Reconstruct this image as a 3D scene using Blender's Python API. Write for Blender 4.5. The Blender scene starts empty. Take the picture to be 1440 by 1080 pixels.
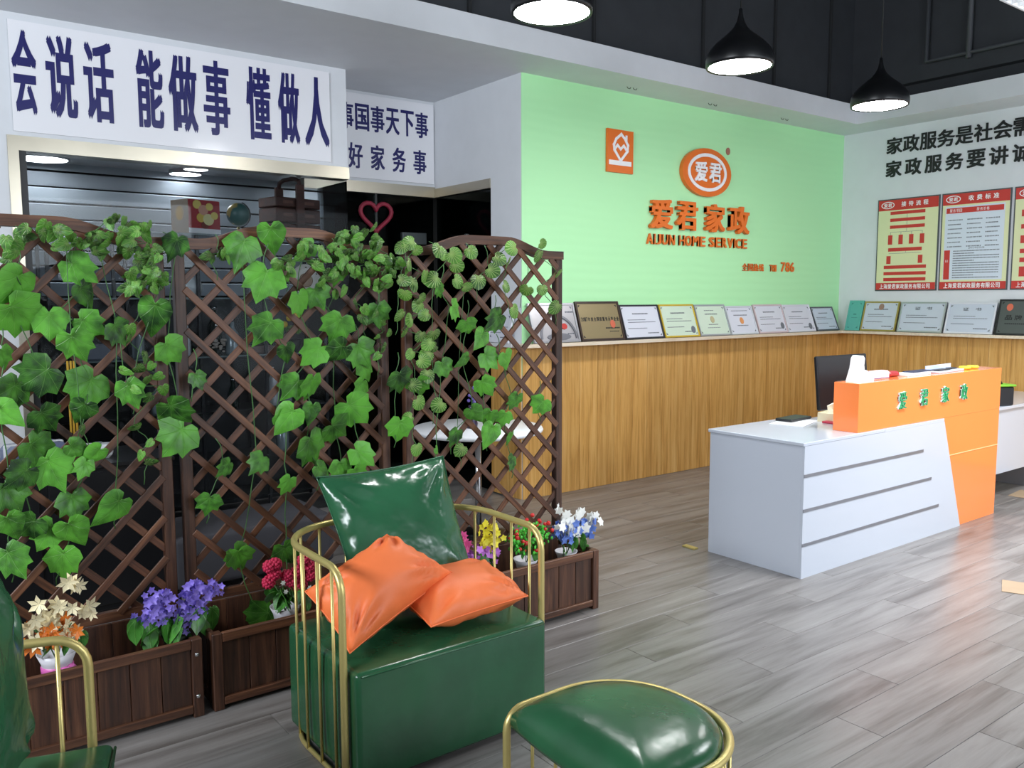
import bpy, bmesh, math, random
from math import pi, sin, cos, radians as R
from mathutils import Vector as V, Matrix as M
random.seed(7)
SC = bpy.context.scene
COL = SC.collection

# ------------------------------------------------------------------ camera, world, light, exposure
cam = bpy.data.cameras.new('camera')
co = bpy.data.objects.new('camera', cam); COL.objects.link(co)
cam.sensor_fit = 'HORIZONTAL'; cam.sensor_width = 36.0; cam.lens = 36.0*1200.28/1440
cam.clip_start = .05; cam.clip_end = 60
_m = M(((0.7979404, 0.06317066, -0.59941687), (-0.60272573, 0.07772346, -0.79415411), (-0.00357849, 0.99497162, 0.10009327)))
co.matrix_world = M.Translation((0, 0, 1.6)) @ _m.to_4x4()
SC.camera = co
SC.view_settings.view_transform = 'Standard'; SC.view_settings.look = 'None'
SC.view_settings.gamma = 1; SC.view_settings.use_curve_mapping = False
SC.view_settings.exposure = 0.72
w = bpy.data.worlds.new('sky'); SC.world = w; w.use_nodes = True
w.node_tree.nodes['Background'].inputs[0].default_value = (.80, .90, 1, 1)
w.node_tree.nodes['Background'].inputs[1].default_value = 1.2
def area(name, loc, rot, sx, sy, power, col=(1, 1, 1)):
    l = bpy.data.lights.new(name, 'AREA'); l.shape = 'RECTANGLE'; l.size = sx; l.size_y = sy; l.energy = power; l.color = col
    o = bpy.data.objects.new(name, l); COL.objects.link(o); o.location = loc; o.rotation_euler = rot
    return o
# daylight through the shop front (behind the camera), one light per window bay, facing into the room
area('window_daylight', (3.1, -2.25, 2.5), (R(90), 0, 0), 2.4, 1.2, 66, (.88, .94, 1))
area('window_daylight', (6.6, -2.25, 1.75), (R(90), 0, 0), 3.0, 2.7, 14, (.88, .94, 1))
# added soft fill high at the left wall, where no window is built
area('left_fill_light', (-2.9, 2.2, 2.7), (R(90), 0, R(-90)), 3.0, 1.0, 165, (.88, .94, 1))
# louvre lamp in view, plus two unseen lights added for more ambient light
for x_, y_ in ((5.0, 1.67), (7.2, 1.3), (6.2, -.6)): area('louvre_and_fill_light', (x_, y_, 2.99), (0, 0, 0), 1.15, .55, 40, (.93, .97, 1)).data.spread = R(125)

# ------------------------------------------------------------------ materials
def lin(h):
    c = [int(h[i:i+2], 16)/255 for i in (0, 2, 4)]
    return tuple((x/12.92 if x <= .04045 else ((x+.055)/1.055)**2.4) for x in c)+(1,)
MATS = {}
def mat(name, col, rough=.5, metal=0, vary=0, bump=0, bscale=40, coat=0, rnd=0, emit=0, spec=.5, nscale=6, dist=.01):
    if name in MATS: return MATS[name]
    m = bpy.data.materials.new(name); m.use_nodes = True; nt = m.node_tree; N = nt.nodes; L = nt.links
    p = N['Principled BSDF']; c = lin(col) if isinstance(col, str) else tuple(col)+(1,)
    p.inputs['Base Color'].default_value = c; p.inputs['Roughness'].default_value = rough; p.inputs['Metallic'].default_value = metal
    p.inputs['Specular IOR Level'].default_value = spec
    if coat: p.inputs['Coat Weight'].default_value = coat; p.inputs['Coat Roughness'].default_value = .08
    if emit:
        p.inputs['Emission Color'].default_value = c; p.inputs['Emission Strength'].default_value = emit
    tc = N.new('ShaderNodeTexCoord')
    last = None
    if vary or rnd:
        hs = N.new('ShaderNodeHueSaturation'); hs.inputs['Color'].default_value = c
        ad = N.new('ShaderNodeMath'); ad.operation = 'ADD'; ad.inputs[0].default_value = 1; ad.inputs[1].default_value = 0
        if vary:
            n = N.new('ShaderNodeTexNoise'); n.inputs['Scale'].default_value = nscale; n.inputs['Detail'].default_value = 4
            L.new(tc.outputs['Object'], n.inputs['Vector'])
            mr = N.new('ShaderNodeMapRange'); mr.inputs[1].default_value = .3; mr.inputs[2].default_value = .7
            mr.inputs[3].default_value = 1-vary; mr.inputs[4].default_value = 1+vary
            L.new(n.outputs['Fac'], mr.inputs[0]); L.new(mr.outputs[0], ad.inputs[0])
        if rnd:
            oi = N.new('ShaderNodeObjectInfo'); mr2 = N.new('ShaderNodeMapRange'); mr2.inputs[3].default_value = -rnd; mr2.inputs[4].default_value = rnd
            L.new(oi.outputs['Random'], mr2.inputs[0]); L.new(mr2.outputs[0], ad.inputs[1])
        L.new(ad.outputs[0], hs.inputs['Value']); L.new(hs.outputs[0], p.inputs['Base Color'])
    if bump:
        n = N.new('ShaderNodeTexNoise'); n.inputs['Scale'].default_value = bscale; n.inputs['Detail'].default_value = 3
        L.new(tc.outputs['Object'], n.inputs['Vector'])
        b = N.new('ShaderNodeBump'); b.inputs['Strength'].default_value = bump; b.inputs['Distance'].default_value = dist
        L.new(n.outputs['Fac'], b.inputs['Height']); L.new(b.outputs[0], p.inputs['Normal'])
    MATS[name] = m
    return m
def wood(name, c1, c2, c3, stretch, rough=.5, rnd=.15, bump=.2, knots=0, offs=True):
    """grain stretched along the axis whose stretch is small; object coordinates; a shift for each board"""
    if name in MATS: return MATS[name]
    m = bpy.data.materials.new(name); m.use_nodes = True; nt = m.node_tree; N = nt.nodes; L = nt.links; p = N['Principled BSDF']
    tc = N.new('ShaderNodeTexCoord'); oi = N.new('ShaderNodeObjectInfo')
    sc = N.new('ShaderNodeVectorMath'); sc.operation = 'MULTIPLY'; sc.inputs[1].default_value = stretch
    ad = N.new('ShaderNodeVectorMath'); ad.operation = 'ADD'
    mu = N.new('ShaderNodeMath'); mu.operation = 'MULTIPLY'; mu.inputs[1].default_value = 57 if offs else 0
    L.new(oi.outputs['Random'], mu.inputs[0]); L.new(tc.outputs['Object'], sc.inputs[0]); L.new(sc.outputs[0], ad.inputs[0]); L.new(mu.outputs[0], ad.inputs[1])
    n = N.new('ShaderNodeTexNoise'); n.inputs['Scale'].default_value = 1; n.inputs['Detail'].default_value = 6; n.inputs['Roughness'].default_value = .65; n.inputs['Distortion'].default_value = .4
    L.new(ad.outputs[0], n.inputs['Vector'])
    cr = N.new('ShaderNodeValToRGB'); e = cr.color_ramp.elements
    e[0].position = .3; e[0].color = lin(c1); e[1].position = .72; e[1].color = lin(c3)
    k = e.new(.5); k.color = lin(c2)
    L.new(n.outputs['Fac'], cr.inputs[0])
    hs = N.new('ShaderNodeHueSaturation'); mr = N.new('ShaderNodeMapRange'); mr.inputs[3].default_value = 1-rnd; mr.inputs[4].default_value = 1+rnd
    L.new(oi.outputs['Random'], mr.inputs[0]); L.new(mr.outputs[0], hs.inputs['Value'])
    L.new(cr.outputs[0], hs.inputs['Color']); out = hs.outputs[0]
    if knots:
        n2 = N.new('ShaderNodeTexNoise'); n2.inputs['Scale'].default_value = 1.0; n2.inputs['Detail'].default_value = 2
        s2 = N.new('ShaderNodeVectorMath'); s2.operation = 'MULTIPLY'; s2.inputs[1].default_value = tuple(.35*x if x > 3 else 2.4*x for x in stretch)
        L.new(ad.outputs[0], s2.inputs[0]); L.new(s2.outputs[0], n2.inputs['Vector'])
        r2 = N.new('ShaderNodeMapRange'); r2.inputs[1].default_value = .60; r2.inputs[2].default_value = .72; r2.inputs[3].default_value = 0; r2.inputs[4].default_value = knots
        L.new(n2.outputs['Fac'], r2.inputs[0])
        mx = N.new('ShaderNodeMixRGB'); mx.inputs[2].default_value = lin(c1)
        L.new(r2.outputs[0], mx.inputs[0]); L.new(out, mx.inputs[1]); out = mx.outputs[0]
    L.new(out, p.inputs['Base Color']); p.inputs['Roughness'].default_value = rough
    b = N.new('ShaderNodeBump'); b.inputs['Strength'].default_value = bump; b.inputs['Distance'].default_value = .003
    L.new(n.outputs['Fac'], b.inputs['Height']); L.new(b.outputs[0], p.inputs['Normal'])
    MATS[name] = m
    return m
def leaf_mat(name, dark, mid, vein, ang, width, mottled=0, show=.38):
    m = bpy.data.materials.new(name); m.use_nodes = True; nt = m.node_tree; N = nt.nodes; L = nt.links; p = N['Principled BSDF']
    def math_(op, a, b=None):
        q = N.new('ShaderNodeMath'); q.operation = op
        for i, v in enumerate((a, b)):
            if v is None: continue
            if isinstance(v, (int, float)): q.inputs[i].default_value = v
            else: L.new(v, q.inputs[i])
        return q.outputs[0]
    uv = N.new('ShaderNodeUVMap'); sx = N.new('ShaderNodeSeparateXYZ'); L.new(uv.outputs[0], sx.inputs[0])
    ax = math_('ABSOLUTE', sx.outputs[0]); an = math_('ARCTAN2', ax, sx.outputs[1])
    r = math_('SQRT', math_('ADD', math_('MULTIPLY', ax, ax), math_('MULTIPLY', sx.outputs[1], sx.outputs[1])))
    d = math_('MULTIPLY', math_('PINGPONG', an, ang), r)
    rib = math_('PINGPONG', math_('ADD', r, math_('MULTIPLY', math_('PINGPONG', an, ang), -1.2)), .06)
    mask = N.new('ShaderNodeMapRange'); mask.inputs[1].default_value = width; mask.inputs[2].default_value = 0; L.new(d, mask.inputs[0])
    m2 = N.new('ShaderNodeMapRange'); m2.inputs[1].default_value = .012; m2.inputs[2].default_value = 0; m2.inputs[4].default_value = .35; L.new(rib, m2.inputs[0])
    fac = math_('MAXIMUM', mask.outputs[0], m2.outputs[0])
    oi = N.new('ShaderNodeObjectInfo')
    n = N.new('ShaderNodeTexNoise'); n.inputs['Scale'].default_value = 2.5; n.inputs['Detail'].default_value = 2; n.noise_dimensions = '4D'
    L.new(uv.outputs[0], n.inputs['Vector']); L.new(math_('MULTIPLY', oi.outputs['Random'], 40), n.inputs['W'])
    t = math_('ADD', math_('MULTIPLY', oi.outputs['Random'], .75), math_('MULTIPLY', math_('SUBTRACT', n.outputs['Fac'], .42), 1.5+mottled))
    cr = N.new('ShaderNodeValToRGB'); e = cr.color_ramp.elements; e[0].color = lin(dark); e[1].color = lin(mid); e[1].position = .8
    L.new(t, cr.inputs[0])
    mx = N.new('ShaderNodeMixRGB'); L.new(math_('MULTIPLY', fac, show), mx.inputs[0]); L.new(cr.outputs[0], mx.inputs[1]); mx.inputs[2].default_value = lin(vein)
    L.new(mx.outputs[0], p.inputs['Base Color']); p.inputs['Roughness'].default_value = .42
    b = N.new('ShaderNodeBump'); b.inputs['Strength'].default_value = .5; b.inputs['Distance'].default_value = .004; b.invert = True
    L.new(fac, b.inputs['Height']); L.new(b.outputs[0], p.inputs['Normal'])
    return m
def glass(name, tint, refl_rough=0.0):
    m = bpy.data.materials.new(name); m.use_nodes = True; nt = m.node_tree; N = nt.nodes; L = nt.links
    N.remove(N['Principled BSDF']); o = N['Material Output']
    t = N.new('ShaderNodeBsdfTransparent'); t.inputs[0].default_value = lin(tint)
    g = N.new('ShaderNodeBsdfGlossy'); g.inputs['Roughness'].default_value = refl_rough
    f = N.new('ShaderNodeFresnel'); f.inputs[0].default_value = 1.17
    x = N.new('ShaderNodeMixShader'); L.new(f.outputs[0], x.inputs[0]); L.new(t.outputs[0], x.inputs[1]); L.new(g.outputs[0], x.inputs[2]); L.new(x.outputs[0], o.inputs[0])
    return m

white_paint = mat('white_paint', 'd9dce1', .6, vary=.02, bump=.05, bscale=60)
black_paint = mat('black_paint', '2c2f34', .7, vary=.1)
gold = mat('brushed_gold_metal', 'cdbb78', .38, .6, bump=.03, bscale=90)
green_leather = mat('green_leather', '255638', .24, vary=.18, bump=.25, bscale=9, nscale=5, spec=.6, dist=.012)
green_soft = mat('crumpled_green_leather', '295c3e', .22, vary=.2, bump=.8, bscale=7, nscale=5, spec=.6, dist=.016)
orange_leather = mat('orange_leather', 'f07a44', .48, vary=.05, bump=.12, bscale=120, spec=.4, dist=.003)
steel = mat('champagne_steel', 'b9b2a2', .28, .9, vary=.12, nscale=2)
chrome = mat('chrome', 'd8dade', .15, 1)
desk_white = mat('gloss_white_laminate', 'bec4d0', .18, coat=.4)
desk_orange = mat('gloss_orange_laminate', 'f98848', .16, coat=.5)
groove_grey = mat('grey_metal_strip', '8d9099', .35, .6)
pure_white = mat('white_plastic', 'eceef2', .35)
print_navy = mat('navy_vinyl', '14145f', .3)
print_black = mat('black_vinyl', '15171a', .4)
print_orange = mat('orange_acrylic', 'e5701f', .4)
print_green = mat('green_acrylic', '1a9660', .4)
print_white = mat('white_print', 'f1f1f4', .4)
print_red = mat('red_print', 'c6352f', .45)
print_cream = mat('cream_print', 'dfe2b4', .4)
print_grey = mat('grey_print', '6c717b', .5)
dark_wood = wood('walnut_stained_fir', '301c14', '5f3b28', '85593c', (2.2, 40, 40), .5, .28, .3, .25)
dark_wood_v = wood('walnut_stained_fir_upright', '26160f', '4d2f21', '704b34', (40, 40, 2.2), .5, .28, .3, .25)
oak_v = wood('honey_oak_boards', 'ab7a38', 'd2a058', 'e2b672', (34, 34, 1.5), .42, .06, .12, .45)
floor_wood = wood('grey_laminate', '57524f', '787472', '8b8886', (1.1, 13, 13), .30, .035, .1, .25)
shelf_wood = wood('pale_ash_shelf', 'd2bfa5', 'e2d2bb', 'eadfcd', (3, 30, 30), .45, .03)
leaf_big = leaf_mat('ivy_leaf', '0d360f', '62ae38', '92cc66', .349, .010)
leaf_small = leaf_mat('variegated_leaf', '1d4a16', '5f9a34', 'c4dc88', .17, .032, show=.6)
stem_mat = mat('green_stem', '3f6a34', .5, rnd=.2)
glass_clear = glass('clear_glass', 'dfe2e4')
glass_dark = glass('tinted_glass', '8f9c9a')

# ------------------------------------------------------------------ mesh helpers
class MB:
    def __init__(s): s.v = []; s.f = []; s.sm = []; s.uv = None
    def add(s, vs, fs, smooth=False):
        o = len(s.v); s.v += [tuple(x) for x in vs]; s.f += [tuple(i+o for i in q) for q in fs]; s.sm += [smooth]*len(fs); return s
    def box(s, x0, x1, y0, y1, z0, z1, mtx=None):
        vs = [V((x, y, z)) for z in (z0, z1) for y in (y0, y1) for x in (x0, x1)]
        if mtx is not None: vs = [mtx @ q for q in vs]
        return s.add(vs, [(0, 2, 3, 1), (4, 5, 7, 6), (0, 1, 5, 4), (2, 6, 7, 3), (0, 4, 6, 2), (1, 3, 7, 5)])
    def bbox(s, x0, x1, y0, y1, z0, z1, b=.003, mtx=None):
        """box with chamfered edges"""
        b = min(b, (x1-x0)*.45, (y1-y0)*.45, (z1-z0)*.45)
        bm = bmesh.new(); bmesh.ops.create_cube(bm, size=1)
        for q in bm.verts: q.co = V((x0+(q.co.x+.5)*(x1-x0), y0+(q.co.y+.5)*(y1-y0), z0+(q.co.z+.5)*(z1-z0)))
        bmesh.ops.bevel(bm, geom=bm.edges[:], offset=b, segments=1, affect='EDGES')
        return s.frombm(bm, mtx)
    def frombm(s, bm, mtx=None, smooth=False):
        bm.verts.index_update()
        s.add([(mtx @ q.co if mtx is not None else q.co) for q in bm.verts], [[q.index for q in f.verts] for f in bm.faces], smooth); bm.free(); return s
    def tube(s, pts, r, n=8, closed=False, cap=True):
        pts = [V(p) for p in pts]; k = len(pts); vs = []; prev = None
        for i, p in enumerate(pts):
            a = pts[(i-1) % k] if (closed or i > 0) else p; b = pts[(i+1) % k] if (closed or i < k-1) else p
            t = (b-a).normalized()
            if prev is None:
                u = t.cross(V((0, 0, 1)));
                if u.length < .05: u = t.cross(V((1, 0, 0)))
                u.normalize()
            else:
                u = prev-t*prev.dot(t); u.normalize()
            prev = u; w_ = t.cross(u); rr = r[i] if isinstance(r, (list, tuple)) else r
            vs += [p+(u*cos(2*pi*j/n)+w_*sin(2*pi*j/n))*rr for j in range(n)]
        fs = [(i*n+j, i*n+(j+1) % n, ((i+1) % k)*n+(j+1) % n, ((i+1) % k)*n+j) for i in range(k if closed else k-1) for j in range(n)]
        if cap and not closed: fs += [tuple(range(n))[::-1], tuple((k-1)*n+j for j in range(n))]
        return s.add(vs, fs, True)
    def lathe(s, prof, c=(0, 0, 0), n=24, mtx=None):
        vs = []; k = len(prof)
        for r, z in prof: vs += [V((c[0]+max(r, 1e-4)*cos(2*pi*j/n), c[1]+max(r, 1e-4)*sin(2*pi*j/n), c[2]+z)) for j in range(n)]
        if mtx is not None: vs = [mtx @ q for q in vs]
        return s.add(vs, [(i*n+j, i*n+(j+1) % n, (i+1)*n+(j+1) % n, (i+1)*n+j) for i in range(k-1) for j in range(n)], True)
    def prism(s, poly, y0, y1, mtx=None):
        """polygon in x,z pushed along y"""
        k = len(poly); vs = [V((x, y0, z)) for x, z in poly]+[V((x, y1, z)) for x, z in poly]
        if mtx is not None: vs = [mtx @ q for q in vs]
        return s.add(vs, [tuple(range(k)), tuple(range(2*k-1, k-1, -1))]+[(i, i+k, (i+1) % k+k, (i+1) % k) for i in range(k)])
    def ball(s, c, r, n=10, sc=(1, 1, 1)):
        prof = [(r*sin(pi*i/(n//2+1)), -r*cos(pi*i/(n//2+1))) for i in range(n//2+2)]
        return s.lathe(prof, (0, 0, 0), n, M.Translation(c) @ M.Diagonal((*sc, 1)))
    def mesh(s, name, m):
        me = bpy.data.meshes.new(name); me.from_pydata(s.v, [], s.f); me.polygons.foreach_set('use_smooth', s.sm)
        me.materials.append(m); bm = bmesh.new(); bm.from_mesh(me); bmesh.ops.recalc_face_normals(bm, faces=bm.faces[:]); bm.to_mesh(me); bm.free(); return me
    def build(s, name, m, parent=None, loc=None):
        return link(name, s.mesh(name, m), parent, loc)
def link(name, me, parent=None, loc=None, rot=None, mtx=None):
    o = bpy.data.objects.new(name, me); COL.objects.link(o)
    if parent is not None: o.parent = parent
    if loc is not None: o.location = loc
    if rot is not None: o.rotation_euler = rot
    if mtx is not None: o.matrix_local = mtx
    return o
def thing(name, label, cat, loc=(0, 0, 0), rz=0, group=None):
    o = bpy.data.objects.new(name, None); COL.objects.link(o); o.location = loc; o.rotation_euler = (0, 0, rz); o.empty_display_size = .1
    return tag(o, label, cat, group)
def tag(o, label, cat, group=None):
    o['label'] = label; o['category'] = cat
    if group: o['group'] = group
    return o
def struct(o): o['kind'] = 'structure'; return o
def stuff(o): o['kind'] = 'stuff'; return o

TXT = {}
def glyph(ch, bold=0):
    """flat triangles of one string, in em units"""
    if (ch, bold) in TXT: return TXT[(ch, bold)]
    c = bpy.data.curves.new('t', 'FONT'); c.body = ch; c.size = 1; c.offset = bold; c.resolution_u = 3
    o = bpy.data.objects.new('t', c); COL.objects.link(o)
    dg = bpy.context.evaluated_depsgraph_get(); me = bpy.data.meshes.new_from_object(o.evaluated_get(dg))
    r = ([tuple(q.co) for q in me.vertices], [tuple(p.vertices) for p in me.polygons])
    bpy.data.objects.remove(o); bpy.data.curves.remove(c); bpy.data.meshes.remove(me)
    TXT[(ch, bold)] = r
    return r
class Face:
    """a flat surface: O lower-left corner, u to the right, v up, n towards the viewer"""
    def __init__(s, O, u, v=(0, 0, 1)): s.O = V(O); s.u = V(u).normalized(); s.v = V(v).normalized(); s.n = s.u.cross(s.v)
    def p(s, a, b, c=0): return s.O+s.u*a+s.v*b+s.n*c
    def rect(s, mb, a0, a1, b0, b1, c0, c1):
        vs = [s.p(a, b, c) for c in (c0, c1) for b in (b0, b1) for a in (a0, a1)]
        return mb.add(vs, [(0, 2, 3, 1), (4, 5, 7, 6), (0, 1, 5, 4), (2, 6, 7, 3), (0, 4, 6, 2), (1, 3, 7, 5)])
    def poly(s, mb, pts, c0, c1):
        k = len(pts); vs = [s.p(a, b, c0) for a, b in pts]+[s.p(a, b, c1) for a, b in pts]
        return mb.add(vs, [tuple(range(k))[::-1], tuple(range(k, 2*k))]+[(i, (i+1) % k, (i+1) % k+k, i+k) for i in range(k)])
    def ring(s, mb, ca, cb, ra, rb, w_, c0, c1, n=40):
        for i in range(n):
            t0, t1 = 2*pi*i/n, 2*pi*(i+1)/n
            s.poly(mb, [(ca+ra*cos(t0), cb+rb*sin(t0)), (ca+ra*cos(t1), cb+rb*sin(t1)), (ca+(ra-w_)*cos(t1), cb+(rb-w_)*sin(t1)), (ca+(ra-w_)*cos(t0), cb+(rb-w_)*sin(t0))], c0, c1)
    def disc(s, mb, ca, cb, ra, rb, c0, c1, n=40):
        s.poly(mb, [(ca+ra*cos(2*pi*i/n), cb+rb*sin(2*pi*i/n)) for i in range(n)], c0, c1)
    def char(s, mb, ch, a0, a1, b0, b1, c0, c1, bold=.02):
        """one glyph filling the rectangle; heavier weights are laid over copies shifted by the stroke gain"""
        vs, fs = glyph(ch, 0)
        if not vs: return
        bx, by = bold if isinstance(bold, tuple) else (bold*.8, bold*.8)
        sh = [(-bx, -by), (bx, -by), (bx, by), (-bx, by)] if bx > .014 else [(0, 0)]
        if bx > .045: sh += [(0, -by), (0, by)]
        xs = [q[0] for q in vs]; ys = [q[1] for q in vs]; x0, x1, y0, y1 = min(xs)-bx, max(xs)+bx, min(ys)-by, max(ys)+by
        k = len(vs); cnt = set()
        for f in fs:
            for i in range(len(f)): cnt.add((f[i], f[(i+1) % len(f)]))
        side = [(a, b) for (a, b) in cnt if (b, a) not in cnt]
        for kk, (dx, dy) in enumerate(sh):
            c1 = c1+.0002*min(kk, 1)
            g = lambda q, c: s.p(a0+(q[0]+dx-x0)/(x1-x0)*(a1-a0), b0+(q[1]+dy-y0)/(y1-y0)*(b1-b0), c)
            mb.add([g(q, c1) for q in vs]+[g(q, c0) for q in vs], list(fs)+[(b, a, a+k, b+k) for a, b in side])
    def line(s, mb, txt, a0, a1, b0, b1, c0, c1, bold=.02, gap=.12):
        ws = [.58 if ord(ch) < 128 else 1 for ch in txt]; cw = (a1-a0)/sum(ws); a = a0
        for ch, q in zip(txt, ws):
            if ch != ' ': s.char(mb, ch, a+cw*q*gap/2, a+cw*q*(1-gap/2), b0, b1, c0, c1, bold)
            a += cw*q

# ------------------------------------------------------------------ the setting
XR, YB, ZS = 8.43, 5.284, 3.305          # right wall, green wall, soffit
struct(MB().box(-3, 9.0, -2.6, 8.2, -.12, -.012).build('floor_slab', floor_wood))
floor = struct(thing('floor', 'grey laminate plank floor', 'floor')); del floor['label']; del floor['category']
pl = MB().bbox(0, 1.216, 0, .190, -.012, 0, .0012).mesh('floor_plank', floor_wood)
n = 0
for r in range(-1, 32):
    y = .6+r*.1915
    for k in range(8):
        x = -.6+((r*.37) % 1)*1.218+k*1.218
        if y > YB+.02 and x > 2.9: continue
        if y > 6.0: continue
        # only what the view covers: between the two side rays of the frame
        if x+1.2 < -.35+y*.02 or x > XR or x > 1.0+(y+.25)*2.6 or (y < 1.0 and x < .9): continue
        link('floor_plank', pl, floor, (x, y, 0)); n += 1
def slab(name, x0, x1, y0, y1, z0, z1, m): return struct(MB().box(x0, x1, y0, y1, z0, z1).build(name, m))
# embossed pale green wall covering
gm = mat('green_wave_wallcovering', 'b6f2b6', .5)
nt = gm.node_tree; tc = nt.nodes.new('ShaderNodeTexCoord'); wv = nt.nodes.new('ShaderNodeTexWave'); bp = nt.nodes.new('ShaderNodeBump')
wv.bands_direction = 'Z'; wv.inputs['Scale'].default_value = 4.2; wv.inputs['Distortion'].default_value = 2.6; wv.inputs['Detail'].default_value = 1; wv.inputs['Detail Scale'].default_value = .5
bp.inputs['Strength'].default_value = .12; bp.inputs['Distance'].default_value = .01
nt.links.new(tc.outputs['Object'], wv.inputs['Vector']); nt.links.new(wv.outputs['Fac'], bp.inputs['Height']); nt.links.new(bp.outputs[0], nt.nodes['Principled BSDF'].inputs['Normal'])
wall_back = slab('wall_back', 4.088, XR, YB, YB+.004, 1.0, ZS, gm)
wb2 = slab('wall_back_core', 4.3, XR, YB+.015, YB+.15, 0, ZS, white_paint)
wall_right = slab('wall_right', XR, XR+.15, -2.3, YB+.15, 0, 5.2, white_paint)
pillar = slab('wall_pillar', 4.087, 4.3, YB+.0045, 5.69, 0, ZS, white_paint)
# wainscot boards, one by one
bd = MB().bbox(0, .196, 0, .014, 0, 1.215, .0025).mesh('wood_board', oak_v)
for i in range(22): link('wood_board', bd, wall_back, (4.09+i*.198, YB-.0, 0))
bpart = MB().bbox(0, .196, 0, .014, 0, 1.215, .0025).mesh('wood_board', oak_v)
for i in range(26): link('wood_board', bd, wall_right, (XR-.0002, YB-i*.198-.001, 0), (0, 0, -pi/2))
for i in range(2): link('wood_board', bd, pillar, (4.0895, YB+.002+(i+1)*.2, 0), (0, 0, -pi/2))
for o in list(COL.objects):
    if o.parent in (wall_right, pillar) and o.name.startswith('wood_board'): o.location.x -= .014
    if o.parent == wall_back and o.name.startswith('wood_board'): o.location.y -= .012
slab('trim_1', 4.0, XR, 5.14, YB+.0, 1.217, 1.245, shelf_wood)                 # ledge along the green wall
slab('trim_2', 8.29, XR, -2.2, 5.14, 1.217, 1.245, shelf_wood)                  # ledge along the right wall
slab('trim_3', 3.99, 4.087, 5.30, 5.69, 1.217, 1.245, mat('white_ledge', 'dcdcdc', .4))
# soffit, fascia and the black void above
slab('ceiling_soffit_back', -3, 8.8, 4.86, 8.2, ZS, 3.485, white_paint)
slab('ceiling_soffit_right', 7.97, 8.8, -2.3, 4.86, ZS, 3.485, white_paint)
uw = slab('wall_back_upper', -3, 8.8, 4.98, 5.1, 3.485, 5.2, black_paint)
for x in (-.9, .3, 1.4, 2.4, 3.4, 4.54, 5.78, 6.76, 7.63):
    MB().bbox(x-.012, x+.012, 4.955, 4.982, 3.485, 5.2, .003).build('batten', mat('black_batten', '17191c', .8), uw)
ur = slab('wall_right_upper', 8.15, 8.3, -2.3, 4.98, 3.485, 5.2, black_paint)
MB().box(8.05, 8.15, -2.3, 4.98, 3.62, 5.2).build('panel', black_paint, ur)
slab('ceiling', -3, 8.8, -2.3, 5.1, 5.2, 5.3, black_paint)
slab('wall_left', -3.1, -3, -2.3, 8.2, 0, 5.2, mat('grey_wall_paint', '7f8286', .7))
wf = slab('wall_front', -3.1, 8.8, -2.5, -2.35, 3.15, 5.2, white_paint)
for x0, x1 in ((-3.1, 1.85), (4.35, 4.65), (7.55, 8.8)): slab('wall_front_pier', x0, x1, -2.5, -2.35, 0, 3.15, white_paint)
slab('wall_front_sill', -3.1, 8.8, -2.5, -2.35, 0, .35, white_paint)
slab('wall_far', -3, 8.8, 8.1, 8.2, 0, ZS, mat('unlit_room_shade', '17191b', .8))  # near-black colour stands in for the shade of the unlit room
slab('wall_room_side', 4.15, 4.3, 5.7, 8.1, 0, ZS, mat('unlit_room_shade', '17191b', .8))  # dark sheet close behind the side glass, painted as the room's darkness

# glass fronted room on the left: sign boards above, steel bands, glass below
slab('wall_column', -3, .742, 6.0, 6.25, 0, ZS, white_paint)
slab('wall_header_front', .742, 2.98, 6.0, 6.12, 2.585, ZS, white_paint)
slab('wall_header_side', 2.86, 2.98, 6.12, 6.54, 2.585, ZS, white_paint)
slab('wall_header_back', 2.86, 4.087, 6.54, 6.66, 2.575, ZS, white_paint)
slab('wall_header_right', 4.087, 4.2, 5.69, 6.66, 2.56, ZS, white_paint)
slab('trim_4', .742, 2.985, 5.985, 6.12, 2.498, 2.585, steel)
slab('trim_5', 2.86, 4.09, 6.53, 6.62, 2.485, 2.575, steel)
slab('trim_6', 4.077, 4.13, 5.69, 6.53, 2.485, 2.56, steel)
slab('trim_7', .742, .80, 5.985, 6.08, 0, 2.498, steel)
slab('trim_8', .80, .84, 6.0, 6.05, 0, 2.498, mat('black_frame', '15171a', .4))
slab('window_1', .84, 2.98, 6.02, 6.03, 0, 2.498, glass_clear)
slab('window_2', 2.97, 2.98, 6.03, 6.53, 0, 2.485, glass_clear)
slab('window_3', 3.0, 4.08, 6.56, 6.57, 0, 2.485, glass_dark)
slab('window_4', 4.1, 4.11, 5.70, 6.53, 0, 2.485, glass_dark)
slab('trim_9', 3.50, 3.52, 6.55, 6.575, 0, 2.485, mat('black_frame', '15171a', .4))
slab('wall_room_back', .3, 4.2, 7.3, 7.4, 0, 1.62, mat('unlit_room_shade', '17191b', .8))

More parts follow.
